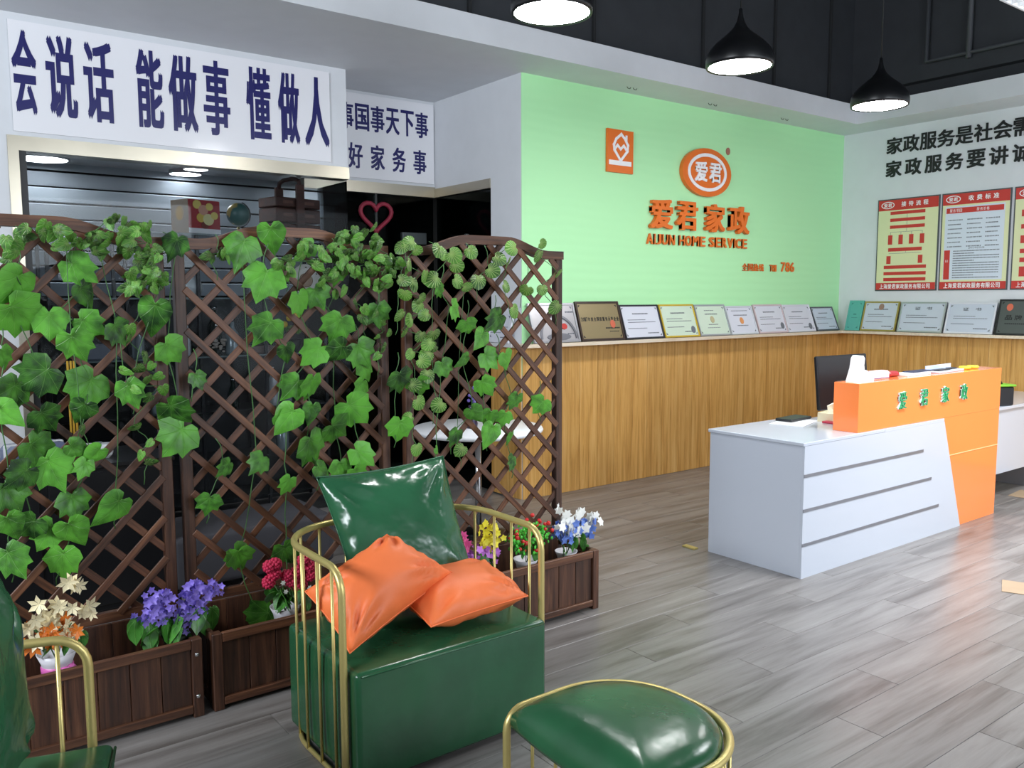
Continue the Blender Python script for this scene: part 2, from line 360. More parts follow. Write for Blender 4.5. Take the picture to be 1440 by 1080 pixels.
slab('ceiling_glass_room', .742, 2.86, 6.12, 7.3, 2.60, 2.66, white_paint); slab('ceiling_glass_room_end', 2.86, 3.4, 6.66, 7.3, 2.60, 2.66, white_paint)
slab('ceiling_door_room', 3.4, 4.087, 6.66, 8.1, 2.60, 2.66, mat('unlit_room_shade', '17191b', .8))
for x, y, r_, lb in ((1.05, 6.82, .17, 'flat round lamp on the glass room ceiling at the far left'), (2.06, 6.68, .09, 'smaller flat round lamp on the glass room ceiling, the nearer of two'), (2.07, 6.98, .12, 'smaller flat round lamp on the glass room ceiling, the farther of two'), (3.13, 6.86, .14, 'flat round lamp on the glass room ceiling above the food box')):
    t = thing('ceiling_lamp', lb, 'lamp', (x, y, 2.575), 0, 'round lamps in the glass room')
    MB().lathe([(r_, .025), (r_*1.04, .0), (r_*.97, -.004), (r_*.95, .004), (r_*.95, .025)], (0, 0, 0), 32).build('ring', white_paint, t)
    MB().lathe([(0, -.006), (r_*.95, -.001), (r_*.95, .006), (0, .006)], (0, 0, 0), 32).build('diffuser', mat('room_lamp', (1, 1, 1), .5, emit=20), t)

# grey horizontal blind at the back of the glass room
bl = thing('horizontal_blind', 'grey slatted horizontal blind behind the upper glass on the left', 'blind', (0, 7.15, 1.63))
sm_ = mat('grey_blind_slat', 'a9b3bd', .5, rnd=.2)
sl = MB().bbox(.5, 3.35, -.004, .004, 0, .105, .002).mesh('slat', sm_)
for i in range(14): link('slat', sl, bl, (0, .018*(i % 2), i*.115), (R(24), 0, 0))
MB().bbox(.5, 3.35, -.03, .05, 1.62, 1.67).build('head_rail', sm_, bl)

# ------------------------------------------------------------------ printed and raised signs
F = Face((.78, 5.996, 2.60), (1, 0, 0))
t = thing('sign_banner', 'wide glossy white sign with nine large navy characters above the glass', 'sign', (.78, 5.99, 2.6))
gloss_white = mat('gloss_sign_board', 'eeeef3', .16, coat=.4)
def wp(mb, name, m, parent):            # build in world coordinates, keep them under a moved parent
    o = mb.build(name, m, parent); o.matrix_parent_inverse = parent.matrix_basis.inverted() if parent.parent is None else (parent.parent.matrix_basis @ parent.matrix_basis).inverted(); return o
mb = MB(); F.rect(mb, 0, 2.06, .012, .66, 0, .008); wp(mb, 'board', gloss_white, t)
cx = [(.75, .92), (.97, 1.14), (1.18, 1.355), (1.49, 1.655), (1.69, 1.875), (1.915, 2.095), (2.21, 2.385), (2.44, 2.60), (2.64, 2.83)]
for ch, (a, b) in zip('会说话能做事懂做人', cx):
    mb = MB(); F.char(mb, ch, max(a, .79)-.78, b-.78, .115, .61, .008, .010, (.036, .014)); wp(mb, 'character', print_navy, t)
F = Face((2.99, 6.534, 2.60), (1, 0, 0))
t = thing('sign_board', 'white two-row sign with small navy characters in the corner over dark glass', 'sign', (3, 6.53, 2.6))
mb = MB(); F.rect(mb, 0, 1.085, .0, .68, 0, .008); wp(mb, 'board', gloss_white, t)
for i, ch in enumerate('事国事天下事'):
    a = .185+i*.143; mb = MB(); F.char(mb, ch, a, a+.128, .385, .60, .008, .010, (.03, .014)); wp(mb, 'character', print_navy, t)
for i, ch in enumerate('好家务事'):
    a = .26+i*.205; mb = MB(); F.char(mb, ch, a, a+.13, .075, .28, .008, .010, (.03, .014)); wp(mb, 'character', print_navy, t)

F = Face((0, YB, 0), (1, 0, 0))
t = thing('square_logo_plaque', 'small orange square plaque with white house and heart on green wall', 'sign', (5.1, YB, 2.64))
mb = MB(); F.rect(mb, 4.965, 5.265, 2.64, 2.99, .002, .022); wp(mb, 'plate', print_orange, t)
def thick(mb, pts, w_, c0, c1, closed=False):
    k = len(pts)
    for i in range(k if closed else k-1):
        a = V((*pts[i], 0)); b = V((*pts[(i+1) % k], 0)); d = (b-a).normalized()*w_*.5; nn = V((-d.y, d.x, 0))
        F.poly(mb, [tuple((a-d-nn)[:2]), tuple((b+d-nn)[:2]), tuple((b+d+nn)[:2]), tuple((a-d+nn)[:2])], c0, c1+.0003*i)
mb = MB(); q = lambda a, b: (4.965+.3*a, 2.64+.35*b)
thick(mb, [q(.24, .64), q(.33, .78), q(.52, .90), q(.66, .80), q(.78, .66), q(.76, .52), q(.50, .28), q(.26, .52)], .022, .022, .026, True)
thick(mb, [q(.30, .56), q(.38, .64), q(.50, .55), q(.62, .64), q(.70, .56)], .020, .022, .026)
thick(mb, [q(.72, .86), q(.72, .74)], .02, .022, .026)
F.rect(mb, *[q(.06, .19)[0], q(.92, .19)[0], q(0, .17)[1], q(0, .28)[1]], .022, .025); wp(mb, 'emblem', print_white, t)
t = thing('round_logo_plaque', 'orange oval plaque with white ring and two characters on green wall', 'sign', (6.2, YB, 2.52))
mb = MB(); F.disc(mb, 6.195, 2.73, .335, .215, .002, .04); wp(mb, 'plate', print_orange, t)
mb = MB(); F.ring(mb, 6.195, 2.73, .265, .17, .03, .04, .046); wp(mb, 'ring', print_white, t)
for ch, a in (('爱', 6.02), ('君', 6.215)): mb = MB(); F.char(mb, ch, a, a+.165, 2.645, 2.82, .04, .05, .03); wp(mb, 'character', print_white, t)
mb = MB(); F.disc(mb, 6.52, 2.955, .028, .034, .002, .008, 16); tag(mb.build('round_seal', mat('faded_red', 'a5705c', .5)), 'tiny faded red round mark beside the oval plaque', 'mark')
t = thing('wall_lettering', 'four large raised orange characters on the green wall', 'lettering', (6.1, YB, 2.2))
for ch, a, b in zip('爱君家政', (5.47, 5.80, 6.19, 6.52), (5.75, 6.08, 6.46, 6.82)):
    mb = MB(); F.char(mb, ch, a, b, 2.20, 2.455, .004, .04, (.034, .02)); wp(mb, 'character', print_orange, t)
t = thing('wall_lettering', 'row of raised orange capital letters beneath the large orange characters', 'lettering', (6.1, YB, 2.0))
ph = 'AIJUN HOME SERVICE'; wd = {'I': .35, ' ': .45, 'M': 1.15, 'J': .8}; tot = sum(wd.get(c, 1) for c in ph); a = 5.44
for ch in ph:
    ww = wd.get(ch, 1)*1.385/tot
    if ch != ' ': mb = MB(); F.char(mb, ch, a+.008, a+ww-.008, 2.065, 2.155, .004, .02, .022); wp(mb, 'letter', print_orange, t)
    a += ww
t = thing('wall_lettering', 'short row of tiny orange hotline characters low on the green wall', 'lettering', (7.1, YB, 1.86))
mb = MB(); F.line(mb, '全国热线', 6.76, 7.10, 1.855, 1.925, .004, .012, .02); wp(mb, 'lettering', print_orange, t)
mb = MB(); F.line(mb, 'Tel', 7.19, 7.30, 1.855, 1.92, .004, .012, .02); wp(mb, 'lettering', print_orange, t); mb = MB(); F.line(mb, '786', 7.37, 7.60, 1.855, 1.95, .004, .012, .02); wp(mb, 'number', print_orange, t)

F = Face((XR, 4.8, 0), (0, -1, 0))
t = thing('slogan_lettering', 'upper row of bold black characters on the white right wall', 'lettering', (XR, 4, 3.1))
for i, ch in enumerate('家政服务是社会需'):
    a = .0+i*.1725; mb = MB(); F.char(mb, ch, a, a+.166, 3.04, 3.205, .001, .008, .024); wp(mb, 'character', print_black, t)
t = thing('slogan_lettering', 'lower row of wider spaced black characters on the white right wall', 'lettering', (XR, 4, 2.9))
for i, ch in enumerate('家政服务要讲诚'):
    a = .0+i*.202; mb = MB(); F.char(mb, ch, a, a+.168, 2.81, 2.975, .001, .008, .03); wp(mb, 'character', print_black, t)

# three notice posters in thin dark frames
def poster(y0, y1, label, kind):
    F = Face((XR, y0, 1.66), (0, -1, 0)); W = y0-y1; H = .93
    t = thing('notice_poster', label, 'poster', (XR, (y0+y1)/2, 1.66), group='red and cream notice posters')
    mb = MB(); F.rect(mb, 0, W, 0, H, .001, .012); wp(mb, 'frame', mat('dark_poster_edge', '4a5054', .5), t)
    mb = MB(); F.rect(mb, .012, W-.012, .012, H-.012, .012, .014); wp(mb, 'sheet', print_cream, t)
    mb = MB(); F.rect(mb, .012, W-.012, H-.115, H-.012, .014, .0155); F.rect(mb, .012, W-.012, .012, .082, .014, .0155)
    wh = MB(); F.line(wh, '上海爱君家政服务有限公司', .05, W-.06, .022, .07, .0155, .0165, .02)
    F.ring(wh, .11, H-.062, .07, .036, .008, .0155, .0165, 24); F.line(wh, '爱君', .065, .155, H-.08, H-.045, .0155, .0165, .02)
    title = {'flow': '接待流程', 'price': '收费标准', 'rule': '服务承诺'}[kind]
    F.line(wh, title, .24, .24+.30, H-.085, H-.035, .0155, .0165, .02, .35)
    bk = MB(); cr = MB()
    if kind == 'flow':
        for v in (.77, .70, .63): F.rect(mb, .14, .50, v, v+.032, .014, .0155)
        for u in (.125, .235, .345, .455): F.rect(mb, u, u+.045, .47, .565, .014, .0155)
        F.rect(mb, .13, .48, .40, .435, .014, .0155)
        for u in (.115, .445): F.rect(mb, u, u+.045, .275, .355, .014, .0155)
        for v in (.225, .16, .10): F.rect(mb, .09, .53, v, v+.033, .014, .0155)
        for u in (.147, .257, .367, .477): F.rect(bk, u, u+.003, .565, .595, .014, .015)
        F.rect(bk, .147, .48, .593, .596, .014, .015); F.rect(bk, .137, .47, .378, .381, .014, .015)
        for v in (.73, .665, .60, .385): F.rect(bk, .315, .318, v, v+.04, .0139, .0149)
    elif kind == 'price':
        F.rect(cr, .04, W-.05, .10, .80, .014, .015)
        F.rect(mb, .05, W-.06, .735, .785, .015, .0165); F.rect(mb, .045, .10, .105, .385, .015, .0165)
        F.line(wh, '服务项目', .08, .20, .745, .775, .0165, .0175, .01, .2); F.line(wh, '服务价格', .33, .45, .745, .775, .0165, .0175, .01, .2)
        F.line(wh, '备注', .057, .087, .27, .295, .0165, .0175, .01, .2)
        rr = random.Random(3)
        for i in range(7):
            v = .665-i*.042
            for u0, u1 in ((.07, .20), (.25, .38), (.42, .54)):
                u = u0
                while u < u1-.012*(i % 2): F.rect(bk, u, u+.008+.004*rr.random(), v, v+.010, .015, .016); u += .014
        for i in range(12):
            v = .37-i*.023; u = .13
            while u < .55-(.22 if i in (1, 4, 10) else 0): F.rect(bk, u, u+.008+.003*rr.random(), v, v+.009, .015, .016); u += .0125
        F.line(bk, '24小时热线', .27, .42, .392, .41, .015, .016, 0)
    else:
        for v, h in ((.66, .06), (.55, .04), (.42, .07), (.33, .04), (.25, .04), (.12, .09)): F.rect(mb, .07, W-.08, v, v+h, .014, .0155)
    stuff(wp(mb, 'red_band', print_red, t)); stuff(wp(wh, 'white_lettering', print_white, t))
    if cr.v: wp(cr, 'table', mat('pale_blue_print', 'd6dfec', .4), t)
    if bk.v: stuff(wp(bk, 'small_print', print_grey, t))
poster(4.865, 4.225, 'leftmost red-headed cream poster with a flow chart of red boxes', 'flow')
poster(4.205, 3.57, 'middle red-headed poster with a pale price table and small print', 'price')
poster(3.545, 2.91, 'red-headed poster cut by the right edge with stacked red boxes', 'rule')

# ------------------------------------------------------------------ certificates leaning on the ledge
def cert(name, label, cat, F, W, H, fr, paper, lines, fw=.018, seal=None, head=None, group='certificates on the ledge', extra=None):
    t = thing(name, label, cat, F.O, 0, group)
    mb = MB()
    for a0, a1, b0, b1 in ((0, W, 0, fw), (0, W, H-fw, H), (0, fw, fw, H-fw), (W-fw, W, fw, H-fw)): F.rect(mb, a0, a1, b0, b1, 0, .018)
    wp(mb, 'frame', fr, t)
    mb = MB(); F.rect(mb, fw*.5, W-fw*.5, fw*.5, H-fw*.5, .002, .012); wp(mb, 'sheet', paper, t)
    bk = MB()
    for v, u0, u1, h in lines:
        u = u0
        while u < u1: F.rect(bk, W*u, W*min(u+.028, u1), H*v, H*(v+h), .012, .0128); u += .036
    for sx, sy in ((0, 0), (0, 1), (1, 0), (1, 1)):
        a = fw+.012 if sx == 0 else W-fw-.012; b = fw+.012 if sy == 0 else H-fw-.012; s = 1 if sx == 0 else -1; s2 = 1 if sy == 0 else -1
        F.poly(bk, [(a, b), (a+s*.02, b), (a, b+s2*.02)], .012, .0128)
    if head:
        F.line(bk, head[0], W*head[1], W*head[2], H*head[3], H*head[4], .012, .013, .02, .25)
    wp(bk, 'printing', mat('print_dark_grey', '5d626b', .5) if not extra else extra, t)['kind'] = 'stuff'
    if seal:
        sl_ = MB(); F.disc(sl_, W*seal[0], H*seal[1], .028, .034, .012, .014, 16); wp(sl_, 'seal', seal[2], t)
    return t
silver_fr = mat('silver_frame', 'b9bec4', .3, .6); paper = mat('white_paper', 'd9dbe6', .22); paper_g = mat('pale_green_paper', 'cfe0cc', .25)
blackf = mat('dark_frame', '2a2a30', .3); goldf = mat('yellow_gold_frame', 'd9b93c', .3, .3); bronze = mat('bronze_plate', '9a8a66', .35, .5)
orange_seal = mat('orange_seal', 'e39a5c', .5); dark_seal = mat('dark_seal', '6c7079', .5)
STD = [(.72, .3, .7, .035), (.55, .15, .6, .02), (.48, .15, .85, .02), (.3, .12, .6, .02), (.15, .6, .88, .03)]
def lean(x0, x1, H, dz=.245+1.0):
    tilt = math.asin(min(.10/H, .9)); return Face((x0, 5.17, 1.2455), (1, 0, 0), (0, sin(tilt), cos(tilt))), x1-x0, H
tilt_rows = [
 ('award_plaque', 'silver award plaque with an arched emblem behind the right trellis edge', (4.115, 4.590, .325), mat('silver_edge', 'a9a9ae', .3, .5), mat('silver_plate', 'b5b2b5', .3, .4), [(.75, .78, .98, .04), (.2, .75, .95, .03)], None, None, None),
 ('award_plaque', 'bronze plaque with a dark frame and a dated black title line', (4.605, 5.090, .335), mat('brown_black_frame', '3a2a24', .3), bronze, [(.30, .60, .93, .035), (.22, .68, .9, .02)], ('2017年度全国家服务示范企业', .07, .95, .50, .60), (.78, .42, mat('red_seal', 'd0664a', .5)), print_black),
 ('certificate', 'white certificate in a thick dark frame beside the bronze plaque', (5.10, 5.572, .305), blackf, paper, STD, None, None, None),
 ('certificate', 'pale green certificate in a bright yellow gold frame', (5.582, 6.037, .305), goldf, paper_g, STD, None, (.85, .22, dark_seal), None),
 ('certificate', 'pale green certificate in a silver frame right of the gold one', (6.047, 6.477, .30), silver_fr, paper_g, [(.8, .3, .6, .02), (.68, .3, .7, .03), (.35, .35, .65, .02), (.25, .3, .7, .015)], None, (.5, .52, mat('buff_seal', 'b9b088', .5)), None),
 ('certificate', 'narrow white certificate with an orange round emblem in its middle', (6.487, 6.885, .285), mat('clear_frame', 'cfd4da', .25), paper, [(.82, .2, .8, .02), (.66, .25, .75, .03), (.3, .3, .7, .025)], None, (.5, .48, orange_seal), None),
 ('certificate', 'white certificate with pink tinted edge and grey rosette seal', (6.905, 7.362, .295), mat('pinkish_frame', 'cdb9bd', .3), paper, STD, None, (.86, .25, dark_seal), None),
 ('certificate', 'white certificate in a white frame with grey rosette, second from corner', (7.372, 7.836, .29), mat('white_frame', 'd8dae2', .3), paper, STD, None, (.85, .2, dark_seal), None),
 ('certificate', 'small glossy certificate with a thin dark frame at the wall corner', (7.86, 8.26, .265), mat('grey_frame', '50555c', .3), mat('glossy_paper', 'c9d2e0', .08), STD, None, None, None)]
for nm, lb, (x0, x1, H), fr, pp, ls, hd, sl_, ex in tilt_rows:
    F_, W_, H_ = lean(x0, x1, H)
    t = cert(nm, lb, nm.replace('award_', ''), F_, W_, H_, fr, pp, ls, .014 if 'certificate' in nm else .018, sl_, hd, extra=ex)
    if 'arched' in lb:
        mb = MB(); [F_.poly(mb, [(.26+.19*cos(a), .03+.2*sin(a)), (.26+.19*cos(a+pi/16), .03+.2*sin(a+pi/16)), (.26+.172*cos(a+pi/16), .03+.18*sin(a+pi/16)), (.26+.172*cos(a), .03+.18*sin(a))], .012, .022) for a in [pi*k/16 for k in range(16)]]; F_.disc(mb, .26, .045, .12, .03, .012, .02, 20); wp(mb, 'emblem', mat('grey_emblem', '7d7d84', .3, .5), t)
        mb = MB(); F_.disc(mb, .33, .13, .03, .025, .012, .02, 12); wp(mb, 'red_badge', print_red, t)
def leanx(y0, y1, H):
    tilt = math.asin(min(.09/H, .9)); return Face((8.325, y0, 1.2455), (0, -1, 0), (sin(tilt), 0, cos(tilt))), y0-y1, H
gray_pl = mat('dark_grey_plate', '5b605f', .3, .4)
for nm, lb, (y0, y1, H), fr, pp, ls, hd, sl_, ex in [
 ('folder', 'teal green upright booklet standing in the wall corner', (5.13, 4.965, .325), mat('teal_cover', '5fb3a6', .4), mat('teal_cover', '5fb3a6', .4), [(.52, .4, .6, .04), (.42, .3, .7, .015)], None, None, mat('dark_teal_print', '3c857c', .5)),
 ('certificate', 'certificate with dark inner border and gold outer frame on right wall', (4.955, 4.575, .315), mat('old_gold_frame', 'a8964e', .35, .3), mat('blue_white_paper', 'c6cedc', .3), STD, None, (.5, .82, mat('brown_seal', '9b7a6c', .5)), None),
 ('certificate', 'silver framed certificate with three heading characters beside the gold framed one', (4.555, 4.10, .31), silver_fr, mat('blue_white_paper', 'c6cedc', .3), STD[1:], ('证 书', .3, .72, .74, .84), None, None),
 ('certificate', 'silver framed certificate with three heading characters beside the dark plaque', (4.083, 3.635, .305), mat('white_frame', 'd8dae2', .3), mat('blue_white_paper', 'c6cedc', .3), STD[1:], ('证 书', .3, .72, .74, .84), None, None),
 ('award_plaque', 'dark grey plaque in a black frame cut by the right picture edge', (3.615, 3.13, .335), mat('black_frame', '15171a', .4), gray_pl, [(.3, .15, .9, .03)], ('品牌家政', .12, .8, .42, .56), (.2, .78, mat('red_seal', 'd0664a', .5)), print_black),
]:
    F_, W_, H_ = leanx(y0, y1, H)
    t = cert(nm, lb, 'booklet' if nm == 'folder' else nm.replace('award_', ''), F_, W_, H_, fr, pp, ls, .015, sl_, hd, extra=ex)
F_ = Face((4.02, 5.66, 1.2455), (0, -1, 0), (sin(.25), 0, cos(.25)))
cert('picture_frame', 'small white framed picture on the short pillar ledge behind the trellis', 'picture frame', F_, .30, .26, mat('white_frame', 'd8dae2', .3), paper, STD, .03, group='pictures on the pillar ledge')

# ------------------------------------------------------------------ planter boxes with trellis backs
def ztop(x, W):      # underside of the arched rail
    s = min(1, max(0, (min(x, W-x)-.10)/.26)); s = s*s*(3-2*s); return 1.80+.062*s
def make_trellis(label, X, Yf, flip, bolts=False, ends=(1, 1), lift=0):
    W, D, Hb = .955, .33, .31
    t = thing('planter_trellis', label, 'trellis', (X, Yf, 0), 0, 'planter boxes with trellis backs')
    P = .042; yb = D-.035
    post = MB().bbox(-P/2, P/2, -P/2, P/2, .0, 1.80, .003).mesh('trellis_post', dark_wood_v)
    for x in (P/2, W-P/2): link('trellis_post', post, t, (x, yb+P/2, 0))
    # arched top rail
    mb = MB(); n = 28; vs = []
    for i in range(n+1):
        x = -.004+(W+.008)*i/n; z = ztop(x, W)+lift
        vs += [V((x, yb-.004, z)), V((x, yb+.046, z)), V((x, yb+.046, z+.042)), V((x, yb-.004, z+.042))]
    fs = [(i*4+j, i*4+(j+1) % 4, i*4+4+(j+1) % 4, i*4+4+j) for i in range(n) for j in range(4)]+[(0, 3, 2, 1), (n*4, n*4+1, n*4+2, n*4+3)]
    mb.add(vs, fs); mb.build('top_rail', dark_wood, t)
    MB().bbox(P, W-P, yb+.005, yb+.035, .40-.06, .40-.02, .003).build('bottom_rail', dark_wood, t)
    # crossed laths, one object each, clipped to the arched opening
    z0 = .37; x0, x1 = P-.006, W-P+.006; step = .166
    for dirn in (1, -1):
        front = (dirn == -1) != flip
        y = yb+.002 if front else yb+.013
        c = (-2.4 if dirn == 1 else .3)+.05
        while c < 3.2:
            # points on the line z = dirn*x + c inside the opening
            pts = [x0+(x1-x0)*i/200 for i in range(201)]
            ok = [x for x in pts if z0 <= dirn*x+c <= ztop(x, W)+.006]
            if len(ok) > 10:
                a, b = ok[0], ok[-1]; A = V((a, 0, dirn*a+c)); B = V((b, 0, dirn*b+c)); Ln = (B-A).length
                me = MB().bbox(0, Ln, -.005, .005, -.0145, .0145, .002).mesh('lath', dark_wood)
                o = link('lath', me, t, (A.x, y, A.z), (0, -math.atan2(B.z-A.z, B.x-A.x), 0))
            c += step
    # the box: upright boards, cap rails, corner posts
    L = .04
    leg = MB().bbox(-L/2, L/2, -L/2, L/2, .0, Hb-.0, .003).mesh('corner_post', dark_wood_v)
    for x, y in ((L/2, L/2), (W-L/2, L/2)): link('corner_post', leg, t, (x, y, 0))
    nb = 8; bw = (W-2*L)/nb
    bdm = MB().bbox(0, bw-.003, 0, .014, .035, Hb-.03, .0015).mesh('board', dark_wood_v)
    bdb = MB().bbox(0, bw-.0015, 0, .014, .035, .342, .001).mesh('board', dark_wood_v)
    for i in range(nb):
        link('board', bdm, t, (L+i*bw+.0015, .014, 0)); link('board', bdb, t, (L+i*bw+.0015, yb-.016, 0))
    bds = MB().bbox(0, .014, 0, .072, .035, Hb-.03, .0015).mesh('board', dark_wood_v)
    for x in (.014, W-.028):
        for i in range(3): link('board', bds, t, (x, L+.002+i*.0755, 0))
    for z, h in ((Hb-.038, .038), (.018, .032)):
        MB().bbox(L, W-L, .0, .020, z, z+h, .003).build('rail', dark_wood, t)
        for x in (0, W-.02): MB().bbox(x, x+.02, L, yb, z, z+h, .003).build('rail', dark_wood_v, t)
    MB().box(L, W-L, .02, yb-.02, .035, .045).build('bottom', dark_wood, t)
    if bolts:
        for z in (.085, .25): MB().ball((W-.022, -.002, z), .0085, 10, (1, .5, 1)).build('bolt', chrome, t)
    return t
T1 = make_trellis('leftmost trellis with planter, its laths crossing over a thick ivy', -.005, 3.235, True, True)
T2 = make_trellis('middle trellis with planter behind the green armchair', .988, 3.235, False)
T3 = make_trellis('rightmost trellis with planter, ending beside the open floor', 1.985, 3.155, False)

# ------------------------------------------------------------------ garlands of artificial leaves
def leaf_mesh(name, outline, m, fold=.12, droop=.25, seed=0):
    """outline: (angle from tip in degrees, radius); petiole at the origin, tip along -z, facing -y"""
    rg = random.Random(seed); half = outline; pts = []
    for a, r in half: pts.append((a, r*(1+rg.uniform(-.05, .05)*(len(half) > 8))))
    for a, r in half[-2:0:-1]: pts.append((-a, r*(1+rg.uniform(-.05, .05)*(len(half) > 8))))
    vs = [V((0, 0, 0))]; uv = [(0, 0)]
    for k in (.5, 1):
        for a, r in pts:
            x, y = sin(R(a))*r*k, cos(R(a))*r*k; uv.append((x, y))
            yy = -fold*(1-abs(x)*1.3)*(.6 if k < 1 else .35)+droop*y*abs(y)*.5+rg.uniform(-.02, .02)*k
            vs.append(V((x, yy, -y)))
    n_ = len(pts); fs = []
    for i in range(n_):
        j = (i+1) % n_; fs += [(0, 1+i, 1+j), (1+i, 1+n_+i, 1+n_+j, 1+j)]
    me = bpy.data.meshes.new(name); me.from_pydata([tuple(q) for q in vs], [], fs); me.polygons.foreach_set('use_smooth', [True]*len(fs))
    ul = me.uv_layers.new(name='UVMap')
    for lp in me.loops: ul.data[lp.index].uv = uv[lp.vertex_index]
    me.materials.append(m); return me
IVY = [(0, .98), (11, .74), (26, .64), (40, .80), (55, .60), (74, .70), (98, .50), (126, .44), (150, .28), (180, .10)]
ivy = [leaf_mesh('ivy_leaf', IVY, leaf_big, .16, .3, s) for s in (1, 2)]
ivy.append(leaf_mesh('ivy_leaf', [(0, .95), (10, .78), (24, .62), (42, .54), (60, .50), (80, .48), (105, .44), (130, .38), (155, .26), (180, .08)], leaf_big, .26, .45, 5))
ivy.append(leaf_mesh('ivy_leaf', [(0, .90), (12, .72), (24, .66), (36, .76), (58, .62), (78, .68), (100, .52), (130, .44), (155, .30), (180, .10)], leaf_big, .1, .6, 8))
ROUND = [(0, .80), (25, .72), (50, .62), (80, .52), (110, .42), (145, .30), (180, .12)]
leaf_dark = leaf_mat('glossy_pothos_leaf', '153c12', '5c9c34', 'c8dd8c', .26, .03, show=.35)
sml = [leaf_mesh('small_leaf', ROUND, leaf_small, .2, .35, s) for s in (3, 4)]
sml_d = [leaf_mesh('small_leaf', [(0, .95), (20, .74), (50, .52), (80, .44), (110, .38), (145, .28), (180, .10)], leaf_dark, .3, .5, s) for s in (5, 6)]
